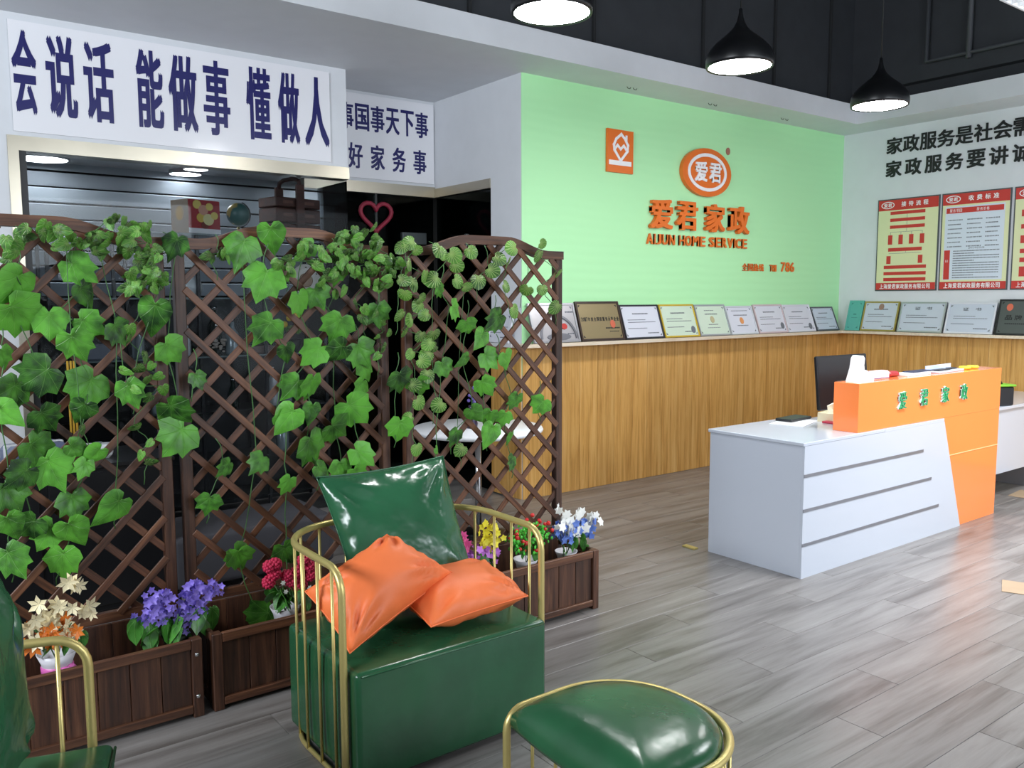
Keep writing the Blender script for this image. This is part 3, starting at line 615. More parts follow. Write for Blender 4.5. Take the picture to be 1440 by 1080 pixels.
LEAVES = [([(0.424,3.478,1.659,0.152), (0.437,3.485,1.554,0.17), (0.632,3.47,1.712,0.132), (0.647,3.482,1.622,0.118), (0.53,3.487,1.522,0.118), (0.658,3.47,1.512,0.118), (0.605,3.444,1.444,0.131), (0.75,3.45,1.484,0.1), (0.886,3.452,1.549,0.163), (0.948,3.479,1.403,0.12), (0.977,3.463,1.811,0.108), (0.375,3.476,1.405,0.088), (0.487,3.481,1.331,0.147), (0.642,3.485,1.274,0.154), (0.394,3.479,1.27,0.152), (0.784,3.444,1.254,0.118), (0.372,3.449,1.206,0.116), (0.493,3.45,1.178,0.117), (0.618,3.45,1.199,0.112), (0.466,3.48,1.06,0.148), (0.508,3.475,0.988,0.149), (0.591,3.459,1.055,0.104), (0.649,3.453,1.03,0.104), (0.611,3.447,0.982,0.083), (0.408,3.446,0.979,0.118), (0.575,3.486,0.845,0.114), (0.704,3.46,0.815,0.151), (0.368,3.456,0.918,0.133), (0.953,3.465,1.162,0.145), (0.961,3.481,1.057,0.158), (0.427,3.466,0.787,0.114), (0.485,3.486,0.744,0.121), (0.563,3.443,0.756,0.135), (0.363,3.447,0.81,0.113), (0.365,3.463,0.676,0.135), (0.529,3.475,0.633,0.137)],[(0.52,3.435,1.853), (0.553,3.439,1.837), (0.582,3.454,1.8), (0.615,3.472,1.829), (0.458,3.487,1.796), (0.406,3.458,1.742), (0.412,3.43,1.777), (0.47,3.478,1.821), (0.765,3.469,1.902), (0.8,3.456,1.869), (0.835,3.486,1.881), (0.805,3.453,1.831), (0.862,3.479,1.867), (0.783,3.448,1.794), (0.736,3.446,1.833), (0.714,3.473,1.778), (0.876,3.465,1.803), (0.871,3.441,1.764), (0.842,3.463,1.734), (0.817,3.432,1.709), (0.861,3.487,1.674), (0.812,3.468,1.669), (0.881,3.431,1.715), (0.906,3.486,1.669), (0.819,3.449,1.632), (0.863,3.461,1.6), (0.907,3.483,1.653), (0.799,3.465,1.491), (0.796,3.475,1.454), (0.847,3.465,1.385), (0.817,3.44,1.341), (0.874,3.475,1.347), (0.855,3.476,1.294), (0.904,3.487,1.303), (0.797,3.431,1.261), (0.906,3.451,1.255), (0.855,3.46,1.225), (0.61,3.438,1.128), (0.804,3.47,1.113), (0.851,3.451,1.049), (0.815,3.451,1.007), (0.84,3.435,0.977), (0.764,3.432,1.334), (0.811,3.487,1.784), (0.656,3.432,1.803), (0.695,3.48,1.838)]), ([(1.064,3.453,0.781,0.099), (1.133,3.444,0.918,0.086), (1.286,3.479,0.915,0.101), (1.188,3.49,0.524,0.128), (1.036,3.444,1.285,0.075), (1.393,3.489,1.098,0.079), (1.36,3.446,1.864,0.142), (1.247,3.484,1.805,0.148), (1.322,3.45,1.677,0.154), (1.328,3.451,1.481,0.142), (1.473,3.446,1.586,0.119), (1.561,3.462,1.616,0.108), (1.653,3.446,1.705,0.096), (1.536,3.48,1.819,0.089), (1.41,3.456,1.38,0.1), (1.546,3.473,1.367,0.133), (1.647,3.445,1.486,0.134), (1.64,3.451,1.377,0.144), (1.765,3.466,1.365,0.13), (1.856,3.464,1.536,0.118), (1.796,3.489,1.285,0.118), (1.454,3.488,1.226,0.12), (1.52,3.46,1.224,0.133), (1.415,3.466,1.096,0.145), (1.511,3.447,1.117,0.101), (1.723,3.46,1.102,0.162), (1.642,3.483,1.026,0.143), (1.521,3.472,0.96,0.167), (1.753,3.452,0.896,0.131), (1.557,3.464,0.846,0.11), (1.661,3.489,0.836,0.112), (1.725,3.448,0.821,0.085), (1.396,3.449,0.814,0.089), (1.192,3.486,0.524,0.115), (1.389,3.463,0.509,0.13), (1.273,3.471,0.247,0.151), (1.404,3.451,0.107,0.114), (1.768,3.474,1.2,0.098)],[(1.478,3.476,1.785), (1.517,3.484,1.805), (1.433,3.437,1.744), (1.547,3.439,1.754), (1.582,3.437,1.786), (1.635,3.44,1.824), (1.691,3.48,1.871), (1.708,3.481,1.89), (1.728,3.457,1.845), (1.76,3.49,1.873), (1.796,3.461,1.89), (1.773,3.485,1.83), (1.829,3.469,1.844), (1.8,3.452,1.803), (1.85,3.471,1.823), (1.835,3.435,1.776), (1.724,3.443,1.803), (1.695,3.482,1.815), (1.693,3.45,1.775), (1.782,3.481,1.78), (1.801,3.436,1.749), (1.896,3.469,1.762), (1.931,3.466,1.783), (1.842,3.451,1.715), (1.791,3.489,1.703), (1.735,3.44,1.725), (1.674,3.433,1.722), (1.646,3.46,1.771), (1.611,3.444,1.715), (1.867,3.451,1.659), (1.835,3.453,1.667), (1.889,3.434,1.687), (1.789,3.436,1.666), (1.747,3.476,1.582), (1.769,3.43,1.555), (1.778,3.466,1.515), (1.447,3.465,1.72), (1.395,3.458,1.741), (1.653,3.468,1.623), (1.621,3.481,1.483), (1.826,3.431,1.534), (1.88,3.471,1.491), (1.919,3.477,1.445), (1.836,3.443,1.429), (1.886,3.472,1.379), (1.838,3.443,1.343), (1.574,3.432,1.661), (1.122,3.481,1.766), (1.162,3.471,1.775), (1.94,3.43,1.746), (1.929,3.448,1.709)]), ([(2.208,3.372,1.549,0.094), (2.45,3.376,1.494,0.125), (2.288,3.384,1.47,0.095), (2.371,3.392,1.409,0.117), (2.412,3.385,1.308,0.118), (2.511,3.384,1.304,0.113), (2.267,3.392,1.307,0.095), (2.141,3.395,1.638,0.074), (2.171,3.412,1.274,0.095), (1.912,3.378,1.237,0.136), (1.918,3.396,1.01,0.125), (2.035,3.417,1.197,0.113), (2.409,3.412,1.174,0.119), (2.319,3.376,1.051,0.117), (2.426,3.407,1.021,0.099), (2.584,3.4,1.091,0.1), (2.738,3.386,1.055,0.102), (2.412,3.377,0.941,0.133), (2.55,3.404,0.902,0.086), (2.565,3.401,0.777,0.087), (2.516,3.399,1.007,0.085), (2.235,3.419,0.939,0.097), (2.099,3.376,0.891,0.054)],[(1.957,3.419,1.83), (1.994,3.411,1.85), (2.029,3.406,1.819), (2.125,3.377,1.821), (2.296,3.36,1.817), (2.539,3.364,1.842), (2.737,3.37,1.872), (2.231,3.383,1.752), (2.435,3.381,1.733), (2.559,3.418,1.778), (2.846,3.369,1.727), (1.962,3.366,1.752), (2.047,3.37,1.704), (2.089,3.367,1.686), (2.517,3.384,1.657), (2.364,3.399,1.682), (2.291,3.39,1.653), (2.663,3.405,1.642), (2.739,3.373,1.643), (2.859,3.413,1.553), (2.037,3.389,1.599), (2.567,3.383,1.537), (2.048,3.376,1.525), (1.962,3.411,1.446), (2.063,3.375,1.391), (2.098,3.397,1.377), (1.999,3.395,1.203), (2.004,3.368,1.124), (2.116,3.373,1.103), (1.972,3.41,1.052), (1.987,3.364,0.91), (1.948,3.396,1.682), (2.003,3.401,1.668), (1.952,3.389,1.62), (2.028,3.403,1.567), (1.918,3.375,1.527), (1.986,3.41,1.501), (2.015,3.364,1.43), (2.063,3.39,1.34), (2.046,3.393,1.311), (1.986,3.405,1.347), (2.082,3.362,1.434), (2.152,3.38,1.804), (2.206,3.369,1.799), (2.502,3.418,1.792), (2.743,3.408,1.816), (2.244,3.4,1.68), (2.071,3.398,1.243), (2.258,3.407,0.87)])]
gl = ['left', 'middle', 'right']
def strands(pts, parent, y_off=.012, r=.0022, seed=0):
    cols = {}
    for p in pts: cols.setdefault(int(p[0]/.13), []).append(p)
    rg = random.Random(seed)
    for k, ps in cols.items():
        ps.sort(key=lambda p: -p[2]); path = []; z_top = 1.86 if ps[0][2] > 1.2 else ps[0][2]+.25
        path.append(V((ps[0][0]+rg.uniform(-.04, .04), ps[0][1]+.02, min(z_top, ps[0][2]+.12))))
        for p in ps: path.append(V((p[0]+rg.uniform(-.012, .012), p[1]+.016, p[2]+.01)))
        path.append(path[-1]+V((rg.uniform(-.03, .03), .0, -.10)))
        # smooth
        sm = []
        for i in range(len(path)-1):
            a, b = path[i], path[i+1]
            for s in (0, .25, .5, .75): sm.append(a.lerp(b, s)+V((.008*sin(i*2.1+s*5), 0, 0)))
        sm.append(path[-1]); wp(MB().tube(sm, r, 5), 'stem', stem_mat, parent)
for i, (Lg, Sm) in enumerate(LEAVES):
    rg = random.Random(20+i)
    t = thing('ivy_garland', ['ivy garland with the largest broad leaves, hanging thickly down the leftmost trellis', 'ivy garland with broad lobed leaves on the middle trellis behind the green cushion', 'ivy garland with few broad leaves on the rightmost trellis'][i], 'ivy garland', (Lg[0][0], Lg[0][1], 1.8), 0, 'broad leaved ivy garlands')
    inv = t.matrix_basis.inverted()
    for k, (x, y, z, s) in enumerate(Lg):
        s *= .97; rot = M.Rotation(rg.uniform(-.5, .5), 4, 'Z') @ M.Rotation(rg.uniform(-.25, .45), 4, 'X') @ M.Rotation(rg.uniform(-1.0, 1.0), 4, 'Y')
        wide = rg.uniform(.82, 1.08)
        m_ = M.Translation((x, y, z)) @ rot @ M.Diagonal((s*wide*.95, s*.9, s*.95, 1)) @ M.Translation((0, 0, .22))
        o = link('leaf', ivy[rg.randrange(4)], t, mtx=m_); o.matrix_parent_inverse = inv; o.matrix_basis = m_
    strands(Lg, t, seed=i)
    t = thing('small_leaf_garland', ['garland of small pale edged leaves bunched along the top of the leftmost trellis', 'garland of small glossy leaves bunched at the top right of the middle trellis', 'garland of small round striped leaves strung across the rightmost trellis'][i], 'leaf garland', (Sm[0][0], Sm[0][1], 1.8), 0, 'small leaved garlands')
    inv = t.matrix_basis.inverted(); k = 0; extra = []
    for (x, y, z) in Sm:
        for rep in range(3 if i < 2 and z > 1.6 else 1):
            xx = x+(rg.uniform(-.03, .03) if rep else 0); zz = z+(rg.uniform(-.03, .03) if rep else 0)
            s = (.046 if i < 2 else .066)*rg.uniform(.8, 1.2)
            rot = M.Rotation(rg.uniform(-.9, .9), 4, 'Z') @ M.Rotation(rg.uniform(-.4, .7), 4, 'X') @ M.Rotation(rg.uniform(-1.5, 1.5), 4, 'Y')
            m_ = M.Translation((xx, y-rep*.02, zz)) @ rot @ M.Scale(s, 4) @ M.Translation((0, 0, .2))
            o = link('leaf', (sml_d if i < 2 else sml)[rg.randrange(2)], t, mtx=m_); o.matrix_parent_inverse = inv; o.matrix_basis = m_
    strands(Sm, t, seed=10+i, r=.0018)

# ------------------------------------------------------------------ armchairs and stool
def upath(w_, d, z0, z1, rc, n=8, zf=None):
    """U seen from above, open towards -y: from left front to right front"""
    pts = [(-w_, 0, z0)]
    for i in range(n+1):
        a = pi-(pi/2)*i/n; pts.append((-w_+rc+rc*cos(a), d-rc+rc*sin(a), z1))
    for i in range(n+1):
        a = pi/2-(pi/2)*i/n; pts.append((w_-rc+rc*cos(a), d-rc+rc*sin(a), z1))
    pts.append((w_, 0, z0))
    return pts
def softbox(mb, x0, x1, y0, y1, z0, z1, b=.02, puff=.012, seg=4):
    bm = bmesh.new(); bmesh.ops.create_cube(bm, size=1)
    for q in bm.verts: q.co = V((x0+(q.co.x+.5)*(x1-x0), y0+(q.co.y+.5)*(y1-y0), z0+(q.co.z+.5)*(z1-z0)))
    bmesh.ops.subdivide_edges(bm, edges=bm.edges[:], cuts=5, use_grid_fill=True)
    for q in bm.verts:
        for k, (a, c) in enumerate(((x0, x1), (y0, y1), (z0, z1))): pass
        u = (q.co.x-x0)/(x1-x0)*2-1; v = (q.co.y-y0)/(y1-y0)*2-1; w2 = (q.co.z-z0)/(z1-z0)*2-1
        if w2 > .99: q.co.z += puff*(1-u*u)*(1-v*v)
        if v < -.99: q.co.y -= puff*.5*(1-u*u)*(1-w2*w2)
        if abs(u) > .99: q.co.x += puff*.4*(1 if u > 0 else -1)*(1-v*v)*(1-w2*w2)
    sharp = [e for e in bm.edges if e.calc_face_angle(0) > .8]
    bmesh.ops.bevel(bm, geom=sharp, offset=b, segments=seg, affect='EDGES', profile=.5)
    mb.frombm(bm, None, True)
def make_armchair(label, loc, rz, zt=.735):
    t = thing('armchair', label, 'armchair', loc, rz, 'green leather armchairs with gold rod backs')
    mb = MB(); softbox(mb, -.392, .392, .0, .56, .02, .405); mb.build('seat', green_leather, t)
    MB().tube([(-.375, -.004, .395), (-.2, -.007, .3965), (.2, -.007, .3965), (.375, -.004, .395)], .004, 6).build('piping', green_leather, t)
    w_, d = .41, .63; y0 = .055; rc = .25
    pts = [V((-w_, y0, .012))]+[V((-w_, y0, .012+(zt-.08-.012)*k/4)) for k in range(1, 5)]
    for i in range(1, 7): a = (pi/2)*i/6; pts.append(V((-w_, y0+.08-.08*cos(a), zt-.08+.08*sin(a))))
    left = pts
    arc = []
    for i in range(11): a = pi-(pi/2)*i/10; arc.append(V((-w_+rc+rc*cos(a), d-rc+rc*sin(a), zt)))
    arc = [V((-w_, .2, zt))]+arc
    full = left+arc+[V((-p.x, p.y, p.z)) for p in (left+arc)[::-1]]
    MB().tube(full, .0125, 10).build('rail', gold, t)
    # base ring and rods following the rail
    ring = [V((p.x*.985, p.y, .010)) for p in arc]; ring = [V((-w_, y0, .010))]+ring; ring = ring+[V((-p.x, p.y, p.z)) for p in ring[::-1]]
    MB().tube(ring, .009, 8).build('base_ring', gold, t)
    line = [V((-w_, .11, 0))]+[V((p.x, p.y, 0)) for p in arc]; line = line+[V((-p.x, p.y, 0)) for p in line[::-1]]
    ds = [0]
    for a, b in zip(line, line[1:]): ds.append(ds[-1]+(b-a).length)
    N_ = 15
    for k in range(N_):
        s = ds[-1]*(k+.15)/(N_-.7); i = max(j for j in range(len(ds)) if ds[j] <= s); i = min(i, len(line)-2)
        f = (s-ds[i])/max(1e-6, ds[i+1]-ds[i]); p = line[i].lerp(line[i+1], f)
        MB().tube([(p.x, p.y, zt-.004), (p.x*.995, p.y, .012)], .0058, 8).build('rod', gold, t)
    return t
CH = make_armchair('green leather armchair holding one green and two orange cushions', (1.567, 2.385, 0), 0)
CH2 = make_armchair('green leather armchair cut off by the lower left picture edge', (.352, 2.047, 0), R(73), .70)

def make_stool():
    t = thing('stool', 'half-round green leather stool with gold rod frame in the foreground', 'stool', (1.372, 1.57, 0), R(-90))
    w_, d, zt, rc = .272, .445, .445, .24
    # padded seat
    mb = MB(); nr, na = 9, 48
    def outline(a):      # closed D outline around the centre, angle a
        pts = OUT; return pts[a]
    OUT = []
    per = []
    for i in range(13): per.append((-w_+.011, .0+(d-rc)*i/12))
    for i in range(1, 13): a = pi-(pi/2)*i/12; per.append((-w_+.011+rc+(rc)*cos(a), d-.011-rc+rc*sin(a)))
    per2 = [(-x, y) for x, y in per[::-1]]
    OUT = per+per2+[(w_-.011-(2*w_-.022)*i/12, .0) for i in range(1, 12)]
    cx_, cy_ = 0, .2; vs = []; n_ = len(OUT)
    prof = [(.98, -.022), (1.0, -.008), (1.0, .006), (.985, .020), (.95, .030), (.88, .040), (.75, .048), (.55, .053), (.3, .055), (.02, .056)]
    for k, h in prof:
        for x, y in OUT:
            yy = cy_+(y-cy_)*k; xx = cx_+(x-cx_)*k
            drop = 0
            if yy < .12: drop = -.012*((.12-yy)/.12)**2
            sag = -.025*max(0, 1-(xx/w_)**2)*max(0, 1-abs(yy)/.06)
            vs.append(V((xx, yy, zt-.012+h+drop+sag)))
    m_ = len(prof)
    fs = [(i*n_+j, i*n_+(j+1) % n_, (i+1)*n_+(j+1) % n_, (i+1)*n_+j) for i in range(m_-1) for j in range(n_)]
    fs += [tuple(range((m_-1)*n_, m_*n_)), tuple(range(n_))[::-1]]
    mb.add(vs, fs, True); mb.build('seat', green_leather, t)
    left = [V((-w_, -.005, .01+(zt-.07)*k/4)) for k in range(5)]
    for i in range(1, 7): a = (pi/2)*i/6; left.append(V((-w_, -.005+.06-.06*cos(a), zt-.06+.06*sin(a))))
    arc = [V((-w_, .15, zt))]
    for i in range(13): a = pi-(pi/2)*i/12; arc.append(V((-w_+rc+rc*cos(a), d-rc+rc*sin(a), zt)))
    full = left+arc; full = full+[V((-p.x, p.y, p.z)) for p in full[::-1]]
    MB().tube(full, .0115, 10).build('rail', gold, t)
    ring = [V((-w_, -.005, .01))]+[V((p.x, p.y, .01)) for p in arc]; ring = ring+[V((-p.x, p.y, p.z)) for p in ring[::-1]]
    MB().tube(ring, .008, 8, True).build('base_ring', gold, t)
    line = [V((-w_, .07, 0))]+[V((p.x, p.y, 0)) for p in arc]; line += [V((-p.x, p.y, 0)) for p in line[::-1]]
    ds = [0]
    for a, b in zip(line, line[1:]): ds.append(ds[-1]+(b-a).length)
    for k in range(13):
        s = ds[-1]*(k+.2)/12.5; i = min(max(j for j in range(len(ds)) if ds[j] <= s), len(line)-2)
        p = line[i].lerp(line[i+1], (s-ds[i])/max(1e-6, ds[i+1]-ds[i]))
        MB().tube([(p.x, p.y, zt-.004), (p.x, p.y, .012)], .0052, 8).build('rod', gold, t)
make_stool()

# ------------------------------------------------------------------ cushions
def cushion(name, label, m, corners, T, group, pinch=.07, seed=0, creases=(), bend=0):
    A, B, C_, D_ = [V(c) for c in corners]; N_ = 34; rg = random.Random(seed)
    nn = (B-A).cross(D_-A).normalized()
    vs = []; idx = {}
    folds = [(rg.uniform(0, 2*pi), rg.uniform(5, 9)) for _ in range(4)]
    for side in (1, -1):
        for i in range(N_+1):
            for j in range(N_+1):
                u, v = i/N_*2-1, j/N_*2-1
                if side == -1 and (i in (0, N_) or j in (0, N_)): idx[(side, i, j)] = idx[(1, i, j)]; continue
                pu = u*(1-pinch*(1-v*v)); pv = v*(1-pinch*(1-u*u))
                P = ((A*(1-pu)+B*(1+pu))*(1-pv)+(D_*(1-pu)+C_*(1+pu))*(1+pv))/4
                e = max(0., (1-abs(u)**2.6)*(1-abs(v)**2.6))
                h = T*e**.55
                # creases running in from the corners and edges
                cr = 0
                for (su, sv, k_) in ((1, 1, 0), (1, -1, 1), (-1, 1, 2), (-1, -1, 3)):
                    du, dv = su-u, sv-v; rr = math.hypot(du, dv); an = math.atan2(dv*sv, du*su)
                    cr += sin(an*folds[k_][1]*1.6+folds[k_][0])*math.exp(-((rr-.42)/.30)**2)*.12
                ed = 1-max(abs(u), abs(v)); al = (v if abs(u) > abs(v) else u)
                cr += .06*sin(al*13+seed+2*sin(al*4))*math.exp(-(ed/.16)**2)*(1-al*al)
                h *= 1+cr*2.2
                q = P+nn*(h*side)+nn*bend*(1-u*u)*0.5
                idx[(side, i, j)] = len(vs); vs.append(q)
    fs = []
    for side in (1, -1):
        for i in range(N_):
            for j in range(N_):
                q = (idx[(side, i, j)], idx[(side, i+1, j)], idx[(side, i+1, j+1)], idx[(side, i, j+1)])
                fs.append(q if side == 1 else q[::-1])
    o = MB().add(vs, fs, True).build(name, m)
    tag(o, label, 'cushion', group)
    # stitched seam round the edge
    ring = [idx[(1, i, 0)] for i in range(N_)]+[idx[(1, N_, j)] for j in range(N_)]+[idx[(1, N_-i, N_)] for i in range(N_)]+[idx[(1, 0, N_-j)] for j in range(N_)]
    MB().tube([vs[k] for k in ring], .0028, 5, True).build('seam', m, o)
    return o
cushion('back_cushion', 'large square glossy green leather cushion leaning on the armchair back', green_soft,
        [(1.385, 2.74, .425), (1.868, 2.70, .445), (1.890, 2.985, .945), (1.330, 3.0, .925)], .085, 'green leather back cushions', .05, 3)
cushion('scatter_cushion', 'orange leather cushion tilted on its corner against the left chair rail', orange_leather,
        [(1.195, 2.47, .445), (1.675, 2.585, .59), (1.465, 2.70, .745), (1.145, 2.70, .60)], .105, 'orange leather cushions', .05, 5)
cushion('scatter_cushion', 'orange leather cushion lying flatter at the right of the seat', orange_leather,
        [(1.485, 2.435, .475), (1.905, 2.43, .495), (1.93, 2.72, .545), (1.47, 2.78, .545)], .078, 'orange leather cushions', .05, 9)
cushion('back_cushion', 'green leather back cushion cut off by the left picture edge', green_soft,
        [(.05, 1.96, .44), (.245, 2.41, .44), (.215, 2.375, .95), (.01, 1.93, .95)], .085, 'green leather back cushions', .05, 3)

# ------------------------------------------------------------------ reception desk
D = thing('reception_desk', 'long reception desk, glossy white lower body and raised orange counter', 'desk', (4.16, 2.80, 0))
def dk(mb, name, m): return wp(mb, name, m, D)
mb = MB(); mb.prism([(4.16, .0), (6.035, .0), (5.745, .765), (4.16, .765)], 2.785, 2.80); dk(mb, 'front_panel', desk_white)
mb = MB(); mb.bbox(4.16, 4.18, 2.8005, 3.46, 0, .765, .0015); dk(mb, 'end_panel', desk_white)
mb = MB(); mb.bbox(4.15, 5.0, 2.785, 3.47, .765, .785, .003); dk(mb, 'top', desk_white)
mb = MB(); mb.bbox(5.0, 5.742, 2.785, 2.80, .765, .785, .001); dk(mb, 'top_edge', desk_white)
mb = MB(); mb.bbox(4.72, 6.56, 2.99, 3.47, .735, .76, .003); dk(mb, 'inner_worktop', desk_white)
for z, x1 in ((.595, 5.48), (.395, 5.60), (.195, 5.715)):
    mb = MB(); mb.bbox(4.158, x1, 2.782, 2.786, z-.010, z+.010, .001); dk(mb, 'inlay_strip', groove_grey)
mb = MB(); mb.prism([(6.035, 0), (6.585, 0), (6.585, .785), (5.74, .785)], 2.80, 2.82); dk(mb, 'orange_panel', desk_orange)
mb = MB(); mb.bbox(4.712, 6.585, 2.7985, 2.965, .785, 1.083, .0015); dk(mb, 'raised_counter', desk_orange)
mb = MB(); mb.bbox(6.56, 6.585, 2.82, 3.46, 0, .785, .0015); dk(mb, 'side_panel', desk_orange)
mb = MB(); mb.bbox(5.86, 6.583, 2.797, 2.801, .515, .521, .0005); dk(mb, 'joint', mat('orange_joint', 'ffc088', .3))
F = Face((0, 2.7985, 0), (1, 0, 0))
for ch, a in zip('爱君家政', (5.155, 5.425, 5.705, 5.965)):
    mb = MB(); F.char(mb, ch, a-.006, a+.084, .893, 1.003, .001, .008, .02); dk(mb, 'character', mat('white_edge', 'f2f4ef', .4))
    mb = MB(); F.char(mb, ch, a, a+.09, .893, 1.003, .008, .016, .012); dk(mb, 'character', print_green)
D2 = thing('side_desk', 'white desk with hanging front panel to the right of the orange counter', 'desk', (6.75, 2.95, 0))
mb = MB(); mb.bbox(6.72, 8.25, 2.93, 3.6, .725, .75, .003); wp(mb, 'top', desk_white, D2)
mb = MB(); mb.bbox(6.74, 8.22, 2.95, 2.968, .22, .724, .002); wp(mb, 'front_panel', desk_white, D2)
for x in (7.75, 8.1): mb = MB(); mb.bbox(x, x+.03, 3.02, 3.5, 0, .724, .002); wp(mb, 'leg', groove_grey, D2)
mb = MB(); mb.lathe([(0, .0), (.28, .0), (.29, .008), (.27, .014), (0, .016)], (7.35, 3.6, 0), 32)
tag(mb.build('floor_mat', mat('grey_brown_mat', '8a8178', .6)), 'round grey brown mat on the floor under the side desk', 'mat')
o = MB().bbox(-.11, .11, -.15, .15, 0, .004, .001).build('cardboard_sheet', mat('cardboard', '98836b', .8, vary=.08), loc=(5.0, 1.9, .0005)); o.rotation_euler = (0, 0, .4); tag(o, 'flat piece of brown cardboard on the open floor at the right edge', 'cardboard', 'cardboard pieces on the floor')
o = MB().bbox(-.15, .15, -.14, .14, 0, .004, .001).build('cardboard_sheet', mat('cardboard', '98836b', .8, vary=.08), loc=(7.42, 2.86, .0005)); o.rotation_euler = (0, 0, .1); tag(o, 'flat piece of brown cardboard under the white side desk', 'cardboard', 'cardboard pieces on the floor')
o = MB().bbox(-.02, .02, -.05, .05, 0, .012, .002).build('brass_foot', gold, loc=(4.13, 3.58, 0)); tag(o, 'tiny brass coloured foot on the floor behind the desk end', 'fitting')

# computer monitor seen from behind, on the inner worktop
m_ = thing('computer_monitor', 'black computer monitor seen from behind over the desk', 'monitor', (5.47, 3.36, .76), R(-3))
blk = mat('black_plastic', '191b20', .35)
MB().bbox(-.285, .285, -.02, .012, .06, .435, .008, M.Rotation(R(-6), 4, 'X')).build('screen', blk, m_)
MB().bbox(-.09, .09, -.032, -.018, .14, .26, .006, M.Rotation(R(-6), 4, 'X')).build('back_cover', blk, m_)
MB().bbox(-.03, .03, -.05, -.03, .0, .26, .006).build('neck', blk, m_)
MB().bbox(-.11, .11, -.12, .06, .0, .012, .004).build('stand', blk, m_)
# things on the white top
t = thing('tissue_box', 'cream tissue box with a tissue pulled out on the white desk top', 'tissue box', (5.045, 3.19, .7605), R(10))
MB().bbox(-.075, .075, -.06, .06, .0, .085, .003).build('box', mat('cream_card', 'cfc8a8', .6, vary=.06), t)
mb = MB(); vs = [V((-.035, 0, .085)), V((.035, 0, .085)), V((.055, .012, .125)), (.01, -.012, .145), V((-.03, .01, .128))]
mb.add([V(q)+V((0, -.006, 0)) for q in vs]+[V(q)+V((0, .006, 0)) for q in vs], [(0, 1, 2, 3, 4), (9, 8, 7, 6, 5), (0, 5, 6, 1), (1, 6, 7, 2), (2, 7, 8, 3), (3, 8, 9, 4), (4, 9, 5, 0)]); mb.build('tissue', mat('tissue', 'e2dcc8', .8), t)
MB().bbox(-.05, -.015, -.062, -.0595, .03, .06, .0005).build('label', print_grey, t); MB().bbox(.015, .045, -.062, -.0595, .02, .05, .0005).build('label', print_grey, t)
t = MB().bbox(-.11, .11, -.075, .075, .0, .012, .002).build('notebook', mat('red_cover', 'b32a44', .4), loc=(5.03, 3.10, .7855)); tag(t, 'thin red notebook under the edge of the tissue box', 'notebook')
t = MB().bbox(-.16, .16, -.11, .11, .0, .003, .0008).build('papers', mat('paper_sheet', 'e3e6ea', .5), loc=(4.80, 3.30, .7855)); t.rotation_euler = (0, 0, .3); tag(t, 'loose white papers lying on the white desk top', 'papers')
t = MB().bbox(-.13, .13, -.06, .06, .0, .018, .004).build('keyboard', blk, loc=(4.88, 3.36, .789)); t.rotation_euler = (0, 0, .1); tag(t, 'black keyboard lying behind the papers on the desk top', 'keyboard')
# white holder and small card boxes on the orange counter
t = thing('phone_holder', 'white plastic phone holder with tall rounded back on the orange counter', 'phone holder', (4.865, 2.90, 1.0835), R(-8))
MB().prism([(-.075, 0), (.11, 0), (.11, .02), (.06, .035), (.045, .065), (.02, .07), (.015, .10), (.02, .14), (.005, .158), (-.02, .158), (-.035, .14), (-.045, .08)], -.03, .03).build('body', pure_white, t)
MB().bbox(.03, .10, -.034, .034, .022, .05, .006).build('cradle', pure_white, t)
for x, lb in ((5.03, 'small white name card box next to the phone holder'), (5.125, 'small white name card box, the one farther from the phone holder')):
    t = thing('card_box', lb, 'box', (x, 2.90, 1.0835), R(-6), 'card boxes on the orange counter')
    MB().bbox(-.045, .045, -.03, .03, 0, .045, .003).build('box', mat('card_white', 'e6e2e4', .5), t)
    MB().bbox(-.04, .04, -.025, .025, .0455, .052, .001).build('cards', mat('card_pink', 'd8b9bd', .5), t)
    MB().bbox(-.046, .046, -.031, .031, .004, .010, .001).build('rim', mat('purple_rim', '7b4f78', .5), t)
t = MB().bbox(-.06, .06, -.03, .03, 0, .035, .012).build('wallet', mat('dark_red_leather', '9b2a2e', .4), loc=(5.30, 2.93, 1.0835)); tag(t, 'small dark red pouch on the orange counter', 'pouch')
t = thing('paper_tray', 'white and blue paper tray lying on the orange counter', 'tray', (5.95, 2.90, 1.0835), R(4))
MB().bbox(-.20, .20, -.05, .05, 0, .012, .002).build('base', mat('pale_blue_plastic', 'c9d4ea', .3), t)
MB().bbox(-.20, .20, .04, .05, .012, .045, .002).build('back_wall', mat('pale_blue_plastic', 'c9d4ea', .3), t)
MB().bbox(-.16, .02, -.03, .03, .013, .020, .001).build('pen', blk, t); MB().bbox(.06, .15, -.02, .02, .013, .022, .001).build('stapler', blk, t)
t = MB().bbox(-.15, .15, -.045, .045, 0, .018, .001).build('paper_stack', mat('paper_sheet', 'e3e6ea', .5), loc=(5.52, 2.90, 1.0835)); tag(t, 'stack of white paper left of the tray on the orange counter', 'papers')
t = MB().bbox(-.13, .13, -.04, .04, 0, .006, .001).build('clipboard', mat('dark_blue_board', '2a3450', .4), loc=(5.60, 2.905, 1.102)); tag(t, 'dark clipboard on top of the white paper stack', 'clipboard')
yel = mat('yellow_ribbon', 'e9d43c', .4)
for x, lb in ((6.24, 'yellow ribbon roll beside the paper tray'), (6.36, 'yellow ribbon roll nearest the right counter end')):
    t = MB().tube([(x+.03*cos(a*pi/8), 2.90+.03*sin(a*pi/8), 1.0955) for a in range(16)], .011, 6, True).build('ribbon_roll', yel); tag(t, lb, 'ribbon', 'yellow ribbon rolls')
t = thing('handbag', 'black bag with bright green trim on the side desk', 'bag', (7.03, 3.02, .7505), R(-25))
